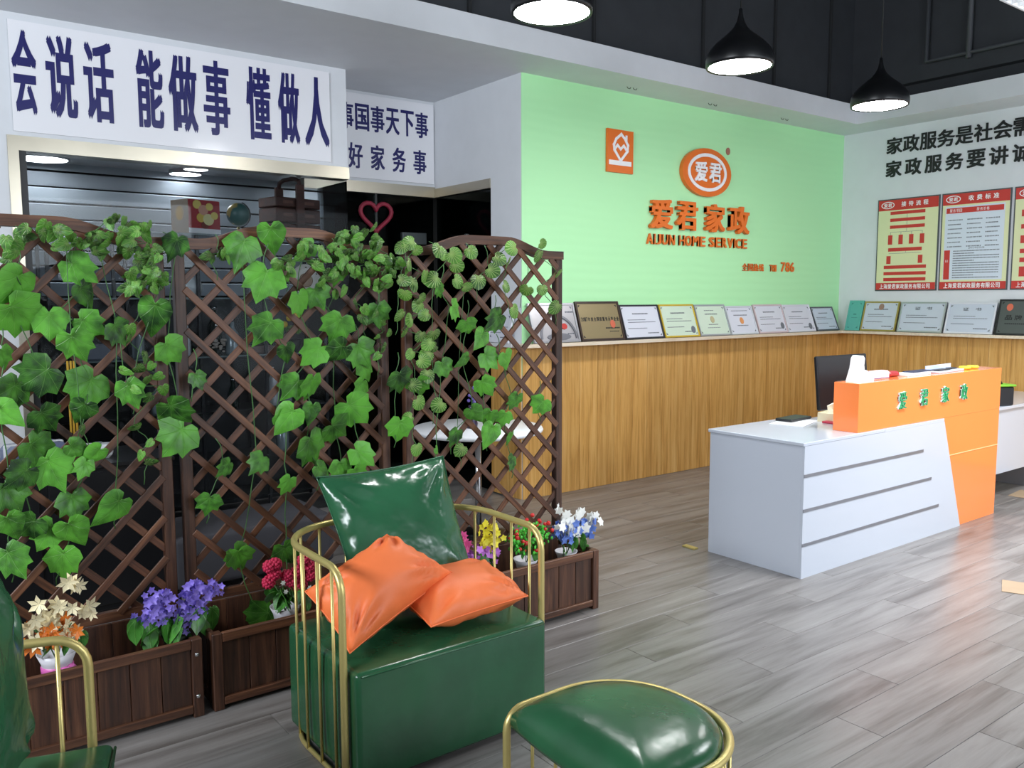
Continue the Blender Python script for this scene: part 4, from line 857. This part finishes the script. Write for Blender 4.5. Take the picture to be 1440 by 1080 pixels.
MB().bbox(-.10, .12, -.06, .06, 0, .15, .012).build('body', blk, t); MB().bbox(-.108, .128, -.066, .066, .15, .166, .005).build('trim', mat('lime_trim', '79b82f', .4), t)
MB().tube([(-.05+.1*k/8, 0, .166+.05*sin(pi*k/8)) for k in range(9)], .007, 6).build('handle', blk, t)
MB().tube([(-.11, -.02, .012), (-.17, -.03, .008), (-.24, -.05, .008), (-.30, -.05, .008)], .008, 6).build('strap', blk, t)

# ------------------------------------------------------------------ lamps
glow = mat('lamp_diffuser', (1, 1, 1), .5, emit=42); lampblk = mat('satin_black_metal', '101114', .35)
for (x, y), lb in (((2.79, 3.36), 'nearest black pendant lamp, cut by the top picture edge'), ((4.34, 3.44), 'black onion shaped pendant lamp in the middle of the three'), ((6.04, 3.51), 'farthest black pendant lamp near the right wall corner')):
    t = thing('pendant_lamp', lb, 'lamp', (x, y, 2.99), 0, 'black pendant lamps')
    MB().lathe([(.186, .004), (.199, .0), (.203, .02), (.203, .045), (.197, .075), (.18, .105), (.15, .138), (.11, .172), (.07, .205), (.042, .235), (.024, .268), (.014, .305), (.010, .345), (0, .348)], (0, 0, 0), 40).build('shade', lampblk, t)
    MB().lathe([(0, -.012), (.08, -.010), (.15, -.002), (.188, .008), (.188, .014), (0, .014)], (0, 0, 0), 40).build('diffuser', glow, t)
    MB().tube([(0, 0, .34), (0, 0, 2.2)], .0045, 6).build('cord', lampblk, t)
    MB().lathe([(0, 2.16), (.05, 2.165), (.055, 2.21), (0, 2.21)], (0, 0, 0), 16).build('ceiling_rose', lampblk, t)
t = thing('louvre_lamp', 'white slatted louvre lamp hanging at the top right picture corner', 'lamp', (4.40, 1.97, 3.0))
wl = mat('white_enamel', 'd9dcdf', .3)
for x0, x1, y0, y1 in ((0, 1.2, -.012, 0), (0, 1.2, -.60, -.588), (0, .012, -.588, -.012), (1.188, 1.2, -.588, -.012)): MB().bbox(x0, x1, y0, y1, 0, .08, .002).build('side_panel', wl, t)
MB().box(.012, 1.188, -.588, -.012, .07, .08).build('tray', wl, t)
for i in range(18): MB().box(.04+i*.064, .046+i*.064, -.588, -.012, .004, .04).build('slat', wl, t)
for j in range(3): MB().box(.012, 1.188, -.15-j*.15, -.145-j*.15, .004, .045).build('cross_slat', wl, t)
for j in range(3): MB().tube([(.05, -.08-j*.21, .055), (1.15, -.08-j*.21, .055)], .012, 8).build('tube_light', mat('tube_glow', (1, 1, 1), .5, emit=4), t)
for x in (.1, 1.1): MB().tube([(x, -.3, .08), (x, -.3, 2.2)], .003, 5).build('cord', lampblk, t)
t = thing('ceiling_pipe', 'dark grey pipe with two risers against the black upper wall at right', 'pipe', (8.1, 3.5, 3.9))
gp = mat('painted_pipe', '3d4045', .6)
from_x = 7.85
for y, zt_ in ((4.33, 3.68),): pass
wp(MB().tube([(8.0, 4.2, 5.19), (8.0, 4.2, 3.765), (8.0, 3.0, 3.765), (8.0, 2.0, 3.765)], .022, 8), 'pipe', gp, t)
wp(MB().tube([(8.0, 3.82, 5.19), (8.0, 3.82, 3.72)], .026, 8), 'riser', gp, t)
for i, (x, lb) in enumerate(((5.10, 'pair of tiny dark lamp clips under the soffit, nearest the glass room'), (6.10, 'pair of tiny dark lamp clips under the soffit, between the two others'), (7.15, 'pair of tiny dark lamp clips under the soffit, nearest the right wall'))):
    t = thing('soffit_clip', lb, 'clip', (x, 5.12, 3.305), 0, 'lamp clips under the soffit')
    for dx in (-.035, .035): MB().tube([(dx-.022, 0, -.002), (dx-.01, 0, -.014), (dx+.012, 0, -.014), (dx+.022, 0, -.002)], .003, 5).build('hook', gp, t)

# ------------------------------------------------------------------ behind the trellis
t = thing('round_table', 'round white table on one chrome pole behind the rightmost trellis', 'table', (3.20, 4.62, 0), 0)
MB().lathe([(0, .715), (.40, .715), (.43, .722), (.436, .735), (.43, .748), (0, .75)], (0, 0, 0), 48).build('tabletop', pure_white, t)
MB().tube([(0, 0, .02), (0, 0, .715)], .022, 16).build('pole', chrome, t)
MB().lathe([(0, .0), (.24, .0), (.245, .008), (.20, .016), (.04, .024), (.025, .05), (0, .05)], (0, 0, 0), 40).build('base', lampblk, t)
t = thing('vase', 'dark purple vase with small violet blossoms on the round white table', 'vase', (3.14, 4.6, .75))
MB().lathe([(0, 0), (.035, 0), (.04, .03), (.03, .08), (.018, .13), (.024, .15), (.018, .15), (0, .14)], (0, 0, 0), 20).build('body', mat('purple_glaze', '2b1c3a', .2), t)
for k in range(9):
    a = k*2.4; MB().ball((.02*cos(a)+.0, .02*sin(a), .17+.012*k), .012, 8).build('blossom', mat('violet_petal', '6b5aa8', .5), t)
MB().tube([(0, 0, .1), (0, 0, .28)], .002, 5).build('stem', stem_mat, t)

DC = thing('display_case', 'black display case with glass shelves behind the left glass front', 'cabinet', (1.9, 6.3, 0))
blackf2 = mat('black_lacquer', '141518', .3); gshelf = mat('frosted_shelf', '6d7b7d', .2, spec=.6)
def dc(mb, n, m): return wp(mb, n, m, DC)
for x in (.95, 1.42, 1.90, 2.38, 2.86): mb = MB(); mb.bbox(x-.012, x+.012, 6.20, 6.224, 0, 2.05, .002); dc(mb, 'upright', blackf2); mb = MB(); mb.bbox(x-.012, x+.012, 6.56, 6.584, 0, 2.05, .002); dc(mb, 'upright', blackf2)
for z in (2.05, 1.60, 1.18, .78, .42, .12): mb = MB(); mb.bbox(.94, 2.87, 6.19, 6.59, z, z+.012, .002); dc(mb, 'shelf', gshelf if z > 1 else blackf2)
mb = MB(); mb.bbox(.94, 2.87, 6.60, 6.615, 0, 1.60, .002); dc(mb, 'back_panel', blackf2)
# red gift box
t = thing('gift_box', 'red and cream cube box with a puzzle piece pattern on the case top', 'box', (1.93, 6.30, 2.0625), R(18))
MB().bbox(-.13, .13, -.10, .10, 0, .235, .003).build('box', mat('card_red', 'a83238', .5), t)
F = Face((-.13, -.1005, 0), (1, 0, 0))
mb = MB(); F.rect(mb, 0, .26, 0, .035, 0, .001); mb.build('base_band', print_white, t)
for (ca, cb, r, c) in ((.07, .20, .034, 'e4cf6e'), (.12, .165, .04, 'd9a08a'), (.17, .19, .03, 'e4cf6e'), (.10, .11, .036, 'e0c25a'), (.16, .10, .045, 'e4dca0'), (.21, .13, .03, 'e4cf6e'), (.13, .06, .03, '7a3a30')):
    mb = MB(); F.disc(mb, ca, cb, r, r*.9, .001, .002+.0004*ca*10, 16); mb.build('puzzle_piece', mat('puzzle_'+c, c, .5), t)
F = Face((-.1305, .10, 0), (0, -1, 0)); mb = MB(); F.rect(mb, 0, .2, 0, .235, 0, .001); mb.build('side_label', mat('card_brown', '8a7662', .5), t)
mb = MB(); F.disc(mb, .1, .14, .045, .05, .001, .002, 16); mb.build('puzzle_piece', mat('puzzle_ochre', 'b58a3c', .5), t)
# globe
t = thing('globe', 'small dark green desk globe on the display case top', 'globe', (2.225, 6.27, 2.0625))
gm_ = mat('globe_map', '2a6b64', .35)
nt = gm_.node_tree; tc = nt.nodes.new('ShaderNodeTexCoord'); no = nt.nodes.new('ShaderNodeTexNoise'); cr = nt.nodes.new('ShaderNodeValToRGB')
no.inputs['Scale'].default_value = 9; no.inputs['Detail'].default_value = 4; cr.color_ramp.elements[0].position = .53; cr.color_ramp.elements[0].color = lin('1f5a56'); cr.color_ramp.elements[1].position = .56; cr.color_ramp.elements[1].color = lin('a8974f')
nt.links.new(tc.outputs['Object'], no.inputs['Vector']); nt.links.new(no.outputs['Fac'], cr.inputs[0]); nt.links.new(cr.outputs[0], nt.nodes['Principled BSDF'].inputs['Base Color'])
MB().ball((0, 0, .155), .083, 28).build('ball', gm_, t)
MB().tube([(.092*sin(a), 0, .155+.092*cos(a)) for a in [R(20+i*15) for i in range(12)]], .004, 6).build('meridian_arm', blackf2, t)
MB().lathe([(0, 0), (.055, 0), (.055, .01), (.012, .018), (.010, .065), (0, .068)], (0, 0, 0), 24).build('stand', gold, t)
# carved food box
t = thing('food_box', 'dark brown tiered wooden food box with a tall carved handle on the case top', 'box', (2.66, 6.36, 2.0625), R(12))
bw_ = wood('dark_red_brown_wood', '2a1512', '4c2a22', '66392d', (3, 30, 30), .6, .1, .2)
for z in (0, .115, .225): MB().bbox(-.20, .20, -.12, .12, z, z+(.105 if z < .2 else .075), .008).build('tier', bw_, t)
for s in (-1, 1):
    pass
MB().bbox(-.035, .035, -.15, -.125, -.0, .40, .004).build('handle_post', bw_, t); MB().bbox(-.035, .035, .125, .15, -.0, .40, .004).build('handle_post', bw_, t)
MB().tube([(0, -.137, .39), (0, -.125, .43), (0, -.07, .45), (0, .07, .45), (0, .125, .43), (0, .137, .39)], .016, 8).build('handle_bar', bw_, t)
for z in (.06, .17, .265): MB().bbox(-.14, -.05, -.1225, -.119, z-.012, z+.012, .001).build('carved_panel', mat('worn_wood', '6b4436', .5), t); MB().bbox(.05, .14, -.1225, -.119, z-.012, z+.012, .001).build('carved_panel', mat('worn_wood', '6b4436', .5), t)
# plates, ornaments, bottles on the shelves
t = thing('plate_clock', 'white and gold patterned plate clock on the shelf behind the middle trellis', 'clock', (2.74, 6.28, 1.6125))
rx = M.Rotation(R(82), 4, 'X'); c0 = M.Translation((0, 0, .13))
MB().lathe([(0, 0), (.05, .0), (.10, .010), (.125, .018), (.12, .022), (.05, .006), (0, .006)], (0, 0, 0), 32, c0 @ rx).build('plate', mat('ivory_china', 'd6d2c8', .25), t)
MB().lathe([(0, .008), (.055, .010), (.05, .014), (0, .014)], (0, 0, 0), 24, c0 @ rx).build('face', mat('tan_face', 'a5876b', .4), t)
for k in range(12): a = k*pi/6; MB().ball((.10*cos(a), -.012, .13+.10*sin(a)), .007, 6).build('bead', mat('bead_grey', '8a8478', .4), t)
MB().bbox(-.04, .04, -.01, .05, 0, .02, .003).build('stand', blackf2, t)
t = tag(MB().lathe([(0, .0), (.03, 0), (.075, .03), (.085, .08), (.07, .12), (.035, .145), (0, .15)], (1.87, 6.3, 1.6125), 24).build('bowl_lid', mat('white_china', 'd2d8da', .25)), 'round white china dome on the glass shelf at the middle trellis edge', 'ornament')
t = thing('flower_pot', 'orange pansies in a small dark pot on the case shelf', 'flower pot', (2.62, 6.28, 1.1925))
MB().lathe([(0, 0), (.05, 0), (.07, .10), (.065, .10), (0, .09)], (0, 0, 0), 20).build('pot', blackf2, t)
rg = random.Random(5)
for k in range(7):
    a = rg.uniform(0, 6.3); MB().ball((.07*cos(a), -.03+.05*sin(a), .24+rg.uniform(-.05, .05)), .026, 8, (1, .6, 1)).build('flower', mat('orange_pansy' if k % 2 else 'yellow_pansy', 'e68a1e' if k % 2 else 'e9c83a', .5), t)
for k in range(8):
    a = k*.8; link('leaf', sml[k % 2], t, (.04*cos(a), -.02+.03*sin(a), .19), (rg.uniform(-1, 1), 0, rg.uniform(-1, 1))).scale = (.07, .07, .07)
def bottle(x, y, z, r, h, m, lb, nm='bottle', grp='bottles and jars in the display case'):
    t = thing(nm, lb, nm, (x, y, z), 0, grp)
    MB().lathe([(0, 0), (r, 0), (r*1.02, h*.1), (r, h*.58), (r*.5, h*.72), (r*.36, h*.78), (r*.36, h*.92), (0, h*.92)], (0, 0, 0), 18).build('body', m, t)
    MB().lathe([(0, h*.921), (r*.42, h*.921), (r*.42, h), (0, h)], (0, 0, 0), 14).build('cap', chrome, t)
gb = mat('pale_glass_bottle', '9aa5aa', .15, .2); db = mat('dark_bottle', '1f2a26', .12); wb = mat('white_ceramic', 'c9ccd0', .25)
for a in ((1.83, 6.28, 1.1925, .022, .28, wb, 'slim white bottle on the upper case shelf at the middle trellis edge'), (2.16, 6.3, 1.1925, .05, .26, gb, 'pale glass bottle at the centre of the upper case shelf'), (2.04, 6.33, 1.1925, .05, .36, db, 'tall dark bottle left of the pale glass bottle'),
          (2.45, 6.28, .7925, .045, .30, wb, 'white bottle on the second case shelf below the orange pansies'), (2.58, 6.3, .7925, .03, .27, gb, 'slim pale bottle on the second case shelf'), (1.5, 6.3, 1.1925, .04, .26, gb, 'pale bottle on the upper case shelf behind the leftmost trellis'), (1.65, 6.32, 1.1925, .035, .32, wb, 'tall white bottle on the upper case shelf behind the leftmost trellis'),
          (1.2, 6.3, .7925, .05, .25, db, 'dark bottle on the second case shelf behind the leftmost trellis'), (1.62, 6.3, .7925, .045, .24, gb, 'pale bottle on the second case shelf behind the leftmost trellis'), (2.52, 6.3, .4325, .05, .28, gb, 'pale bottle on the low case shelf below the middle ivy'), (2.15, 6.3, .7925, .04, .22, db, 'short dark bottle at the centre of the second case shelf')): bottle(*a)
t = thing('shell_ornament', 'cluster of pale shells on the upper case shelf', 'ornament', (2.03, 6.26, 1.1925))
rg = random.Random(2)
for k in range(16): MB().ball((rg.uniform(-.06, .06), rg.uniform(-.02, .02), .02+rg.uniform(0, .12)), rg.uniform(.010, .018), 7, (1, .8, .7)).build('shell', mat('shell', 'b9aea4', .4), t)
t = tag(MB().bbox(2.24, 2.46, 6.24, 6.40, 1.1925, 1.25, .01).build('wooden_tray', mat('greyish_wood', '7d6c66', .6)), 'low greyish wooden box on the upper case shelf', 'box')
t = tag(MB().bbox(1.15, 1.38, 6.26, 6.44, 1.1925, 1.30, .01).build('parcel', mat('grey_parcel', '787c88', .5)), 'grey wrapped parcel on the upper case shelf behind the leftmost trellis', 'parcel')
for k in range(3): t = tag(MB().tube([(.985+k*.018, 5.9, .6), (.985+k*.018, 5.9, 1.22)], .007, 6).build('yellow_stick', mat('yellow_rod', 'c9a13a', .5)), ['first', 'second', 'third'][k]+' upright yellow rod from the left, seen through the leftmost trellis', 'rod', 'upright yellow rods')
t = tag(MB().bbox(.96, 1.05, 5.86, 5.94, 0, .62, .004).build('rod_stand', blackf2), 'narrow black stand holding the yellow rods', 'stand')
# red heart garland on the dark glass, grey box handle
pts = []
for i in range(33):
    a = 2*pi*i/32; pts.append((3.505+.0092*16*sin(a)**3, 6.545, 2.30+.0085*(13*cos(a)-5*cos(2*a)-2*cos(3*a)-cos(4*a))))
tag(MB().tube(pts[:-1], .019, 8, True).build('heart_garland', mat('red_tinsel', '8f1f38', .6, vary=.2, nscale=40)), 'red tinsel heart hanging on the dark glass under the corner sign', 'heart garland')
t = thing('door_lock', 'grey metal door lock box on the dark glass door', 'lock', (3.86, 6.53, 2.12))
MB().bbox(-.12, .12, -.02, .02, -.05, .05, .004).build('case', mat('dull_steel', '565c5e', .4, .6), t); MB().bbox(-.10, -.07, -.03, -.02, -.02, .02, .002).build('keyhole', blackf2, t)
tag(MB().bbox(4.07, 4.098, 6.02, 6.06, 2.02, 2.14, .004).build('hinge', mat('dull_steel', '565c5e', .4, .6)), 'small steel hinge on the black glass side door', 'hinge')
t = thing('grey_sofa', 'dark grey padded bench on the floor behind the middle trellis', 'bench', (1.75, 4.75, 0))
dg = mat('dark_grey_fabric', '3a3a40', .8, vary=.1)
mb = MB(); softbox(mb, -.55, .35, -.25, .25, .08, .36, .03, .01); mb.build('seat', dg, t)
for x, y in ((-.5, -.2), (.3, -.2), (-.5, .2), (.3, .2)): MB().tube([(x, y, 0), (x, y, .09)], .015, 8).build('leg', chrome, t)

# ------------------------------------------------------------------ potted flowers in the planter boxes
def petal_flower(n, r, curl=.35, cup=.4, w_=.42):
    mb = MB()
    for k in range(n):
        a = 2*pi*k/n; d = V((cos(a), 0, sin(a))); s = V((-sin(a), 0, cos(a))); f = V((0, -1, 0))
        p = [V((0, 0, 0)), d*r*.5+s*r*w_*.5+f*r*cup*.5, d*r+f*r*(cup-curl*.5)+s*0, d*r*.5-s*r*w_*.5+f*r*cup*.5, d*r*.55+f*r*cup*.35]
        mb.add(p, [(0, 1, 4), (1, 2, 4), (2, 3, 4), (3, 0, 4)], True)
    return mb
def bouquet(name, label, x, y, zp, pot_m, pot, blooms, nleaf=10, leaf_s=.07, spread=.11, seed=1, ribbon=None, stems=6):
    t = thing(name, label, 'potted flowers', (x, y, zp), 0, 'potted flowers in the planter boxes'); rg = random.Random(seed)
    r, h = pot
    mb = MB(); mb.lathe([(0, 0), (r*.62, 0), (r*.66, h*.1), (r*.85, h*.7), (r*1.08, h), (r*1.0, h*.99), (r*.8, h*.75), (0, h*.7)], (0, 0, 0), 22); mb.build('pot', pot_m, t)
    if ribbon:
        rb = mat('ribbon_pink', 'd96ab4', .4); MB().lathe([(r*.80, h*.38), (r*.86, h*.42), (r*.88, h*.58), (r*.82, h*.62)], (0, 0, 0), 22).build('ribbon', rb, t)
        rbo = t.children[-1]; MB().ball((r*.3, -r*.86, h*.5), .016, 8, (1.3, .6, 1)).build('bow', rb, rbo); MB().ball((r*.62, -r*.66, h*.52), .016, 8, (1.1, .6, 1)).build('bow', rb, rbo)
    for k in range(stems):
        a = rg.uniform(0, 6.28); MB().tube([(0, 0, h*.7), (.3*spread*cos(a), .3*spread*sin(a), h+.05), (.8*spread*cos(a), .6*spread*sin(a), h+.11)], .002, 5).build('stem', stem_mat, t)
    for (cnt, me, sc, (cx_, cz_), (sx, sz)) in blooms:
        for k in range(cnt):
            a = rg.uniform(0, 6.28); q = math.sqrt(rg.random())
            o = link('flower', me, t, (cx_+sx*q*cos(a), rg.uniform(-.07, .01), h+cz_+sz*q*sin(a)), (rg.uniform(-.5, .4), rg.uniform(0, 6), rg.uniform(-.7, .7))); s = sc*rg.uniform(.8, 1.2); o.scale = (s, s, s)
    for k in range(nleaf):
        a = rg.uniform(0, 6.28); q = spread*rg.uniform(.2, 1)
        o = link('leaf', plainleaf, t, (q*cos(a), -.03+.3*q*sin(a), h+.05+rg.uniform(-.03, .05)), (rg.uniform(-1, .4), 0, a)); o.scale = (leaf_s, leaf_s, leaf_s)
    return t
plain_mat = leaf_mat('plain_leaf', '153f17', '4f9a36', '86b860', .3, .02)
plainleaf = leaf_mesh('plain_leaf', [(0, 1), (20, .72), (40, .5), (70, .32), (110, .2), (150, .12), (180, .06)], plain_mat, .2, .4, 3)
def fl(name, col, n, w_=.42, cup=.4): return petal_flower(n, 1, .35, cup, w_).mesh('flower', mat(name, col, .5, rnd=.12))
f_cream, f_orange = fl('cream_petal', 'f0e3bc', 6, .5, .55), fl('orange_petal', 'e07a26', 6, .5, .5)
f_purple = fl('purple_petal', '937fe0', 5, .7, .5)
f_pink, f_magenta, f_yellow = fl('pink_petal', 'd8558f', 6, .6, .2), fl('mauve_petal', 'c271cf', 5, .75, .25), fl('yellow_petal', 'f1e23e', 5, .8, .3)
f_white, f_blue = fl('white_petal', 'f3f3ee', 6, .7, .15), fl('blue_petal', '6f8fe0', 5, .75, .3)
berry = MB().ball((0, 0, 0), 1, 8).mesh('flower', mat('red_berry', 'd12c2c', .25))
lf_dot = MB().ball((0, 0, 0), 1, 6, (1, .5, .8)).mesh('flower', mat('bright_green_leaflet', '4fbf3a', .4, rnd=.2))
pom = MB()
for k in range(40):
    a = k*2.4; zz = 1-2*(k+.5)/40; rr = math.sqrt(1-zz*zz); pom.ball((rr*cos(a)*.72, rr*sin(a)*.72, zz*.72), .30, 5)
pom = pom.mesh('flower', mat('crimson_pompom', 'c8234f', .6, rnd=.1))
wpot = mat('white_pot', 'd9d6dd', .35); burlap = mat('green_burlap', '4e5a48', .8, vary=.2); gpot = mat('green_pot', '58c43a', .4)
bouquet('potted_flowers', 'cream and orange lilies in a white pot with pink ribbon', .475, 3.37, .215, wpot, (.062, .12), [(26, f_cream, .034, (0, .125), (.13, .07)), (20, f_orange, .032, (.0, .08), (.125, .045)), (4, f_cream, .034, (.05, .23), (.03, .03))], 6, .06, .10, 1, True)
bouquet('potted_flowers', 'purple hyacinth like blossoms in a dark green sack pot', .885, 3.36, .215, burlap, (.05, .09), [(80, f_purple, .017, (-.065, .135), (.055, .065)), (90, f_purple, .017, (.075, .125), (.055, .070)), (25, f_purple, .016, (.02, .055), (.03, .035)), (16, f_purple, .015, (.15, .16), (.025, .03)), (16, f_purple, .015, (-.13, .10), (.035, .02))], 18, .10, .17, 2)
t = bouquet('potted_flowers', 'crimson pompom flowers in a white pot left of the armchair', 1.335, 3.36, .215, wpot, (.06, .10), [], 14, .08, .08, 3)
for x, z in ((-.075, .27), (-.055, .235), (-.080, .205), (-.05, .275), (.02, .19), (.045, .225), (.0, .215), (.075, .27), (.10, .235), (.06, .17), (.10, .20), (.04, .165)):
    o = link('flower', pom, t, (x, -.03, z+.02)); s = .030; o.scale = (s, s, s)
for x, z in ((-.03, .20), (-.02, .16), (.085, .155)): o = link('small_flower', f_white, t, (x, -.06, z+.02)); o.scale = (.012,)*3
bouquet('potted_flowers', 'mauve, pink and yellow blossoms in a bright green pot', 2.235, 3.27, .215, gpot, (.06, .095), [(75, f_magenta, .018, (-.02, .07), (.14, .05)), (18, f_pink, .024, (-.09, .15), (.06, .055)), (42, f_yellow, .020, (.075, .15), (.055, .075))], 10, .07, .12, 4)
bouquet('potted_flowers', 'red berries among bright green leaflets in a white pot', 2.56, 3.28, .215, wpot, (.06, .09), [(150, lf_dot, .011, (0, .11), (.125, .085)), (34, berry, .0115, (0, .13), (.135, .09))], 12, .05, .11, 5)
bouquet('potted_flowers', 'white and blue blossoms in a white pot at the outer planter end', 2.815, 3.27, .215, wpot, (.055, .085), [(80, f_blue, .022, (.03, .11), (.145, .055)), (42, f_white, .029, (.05, .135), (.14, .065)), (3, f_white, .030, (-.06, .22), (.02, .025))], 8, .06, .11, 6)

# low dark cabinet with wrapped goods, hardly lit, behind the leftmost trellis
t = thing('low_cabinet', 'low black cabinet standing in the dark behind the leftmost trellis', 'cabinet', (.45, 4.75, 0))
MB().bbox(-.95, .75, -.24, .24, .06, .78, .004).build('body', blackf2, t)
MB().bbox(-.97, .77, -.26, .25, .78, .80, .003).build('top', blackf2, t)
for k in range(3): MB().bbox(-.93+k*.56, -.41+k*.56, -.252, -.241, .09, .76, .003).build('door', blackf2, t)
MB().bbox(-.9, .7, -.2, .22, 0, .06, .002).build('plinth', blackf2, t)
t = thing('wrapped_parcel', 'blue grey wrapped parcel lying on the low black cabinet', 'parcel', (.62, 4.72, .8005), .2)
MB().bbox(-.13, .13, -.09, .09, 0, .10, .02).build('body', mat('blue_grey_film', '5d6580', .3), t); MB().bbox(-.132, .132, -.02, .02, 0, .103, .004).build('band', wb, t)
t = thing('wrapped_parcel', 'small white wrapped parcel beside the blue grey one', 'parcel', (.90, 4.70, .8005), -.3)
MB().bbox(-.07, .07, -.05, .05, 0, .07, .015).build('body', wb, t); MB().bbox(-.02, .02, -.052, .052, 0, .073, .004).build('band', gb, t)
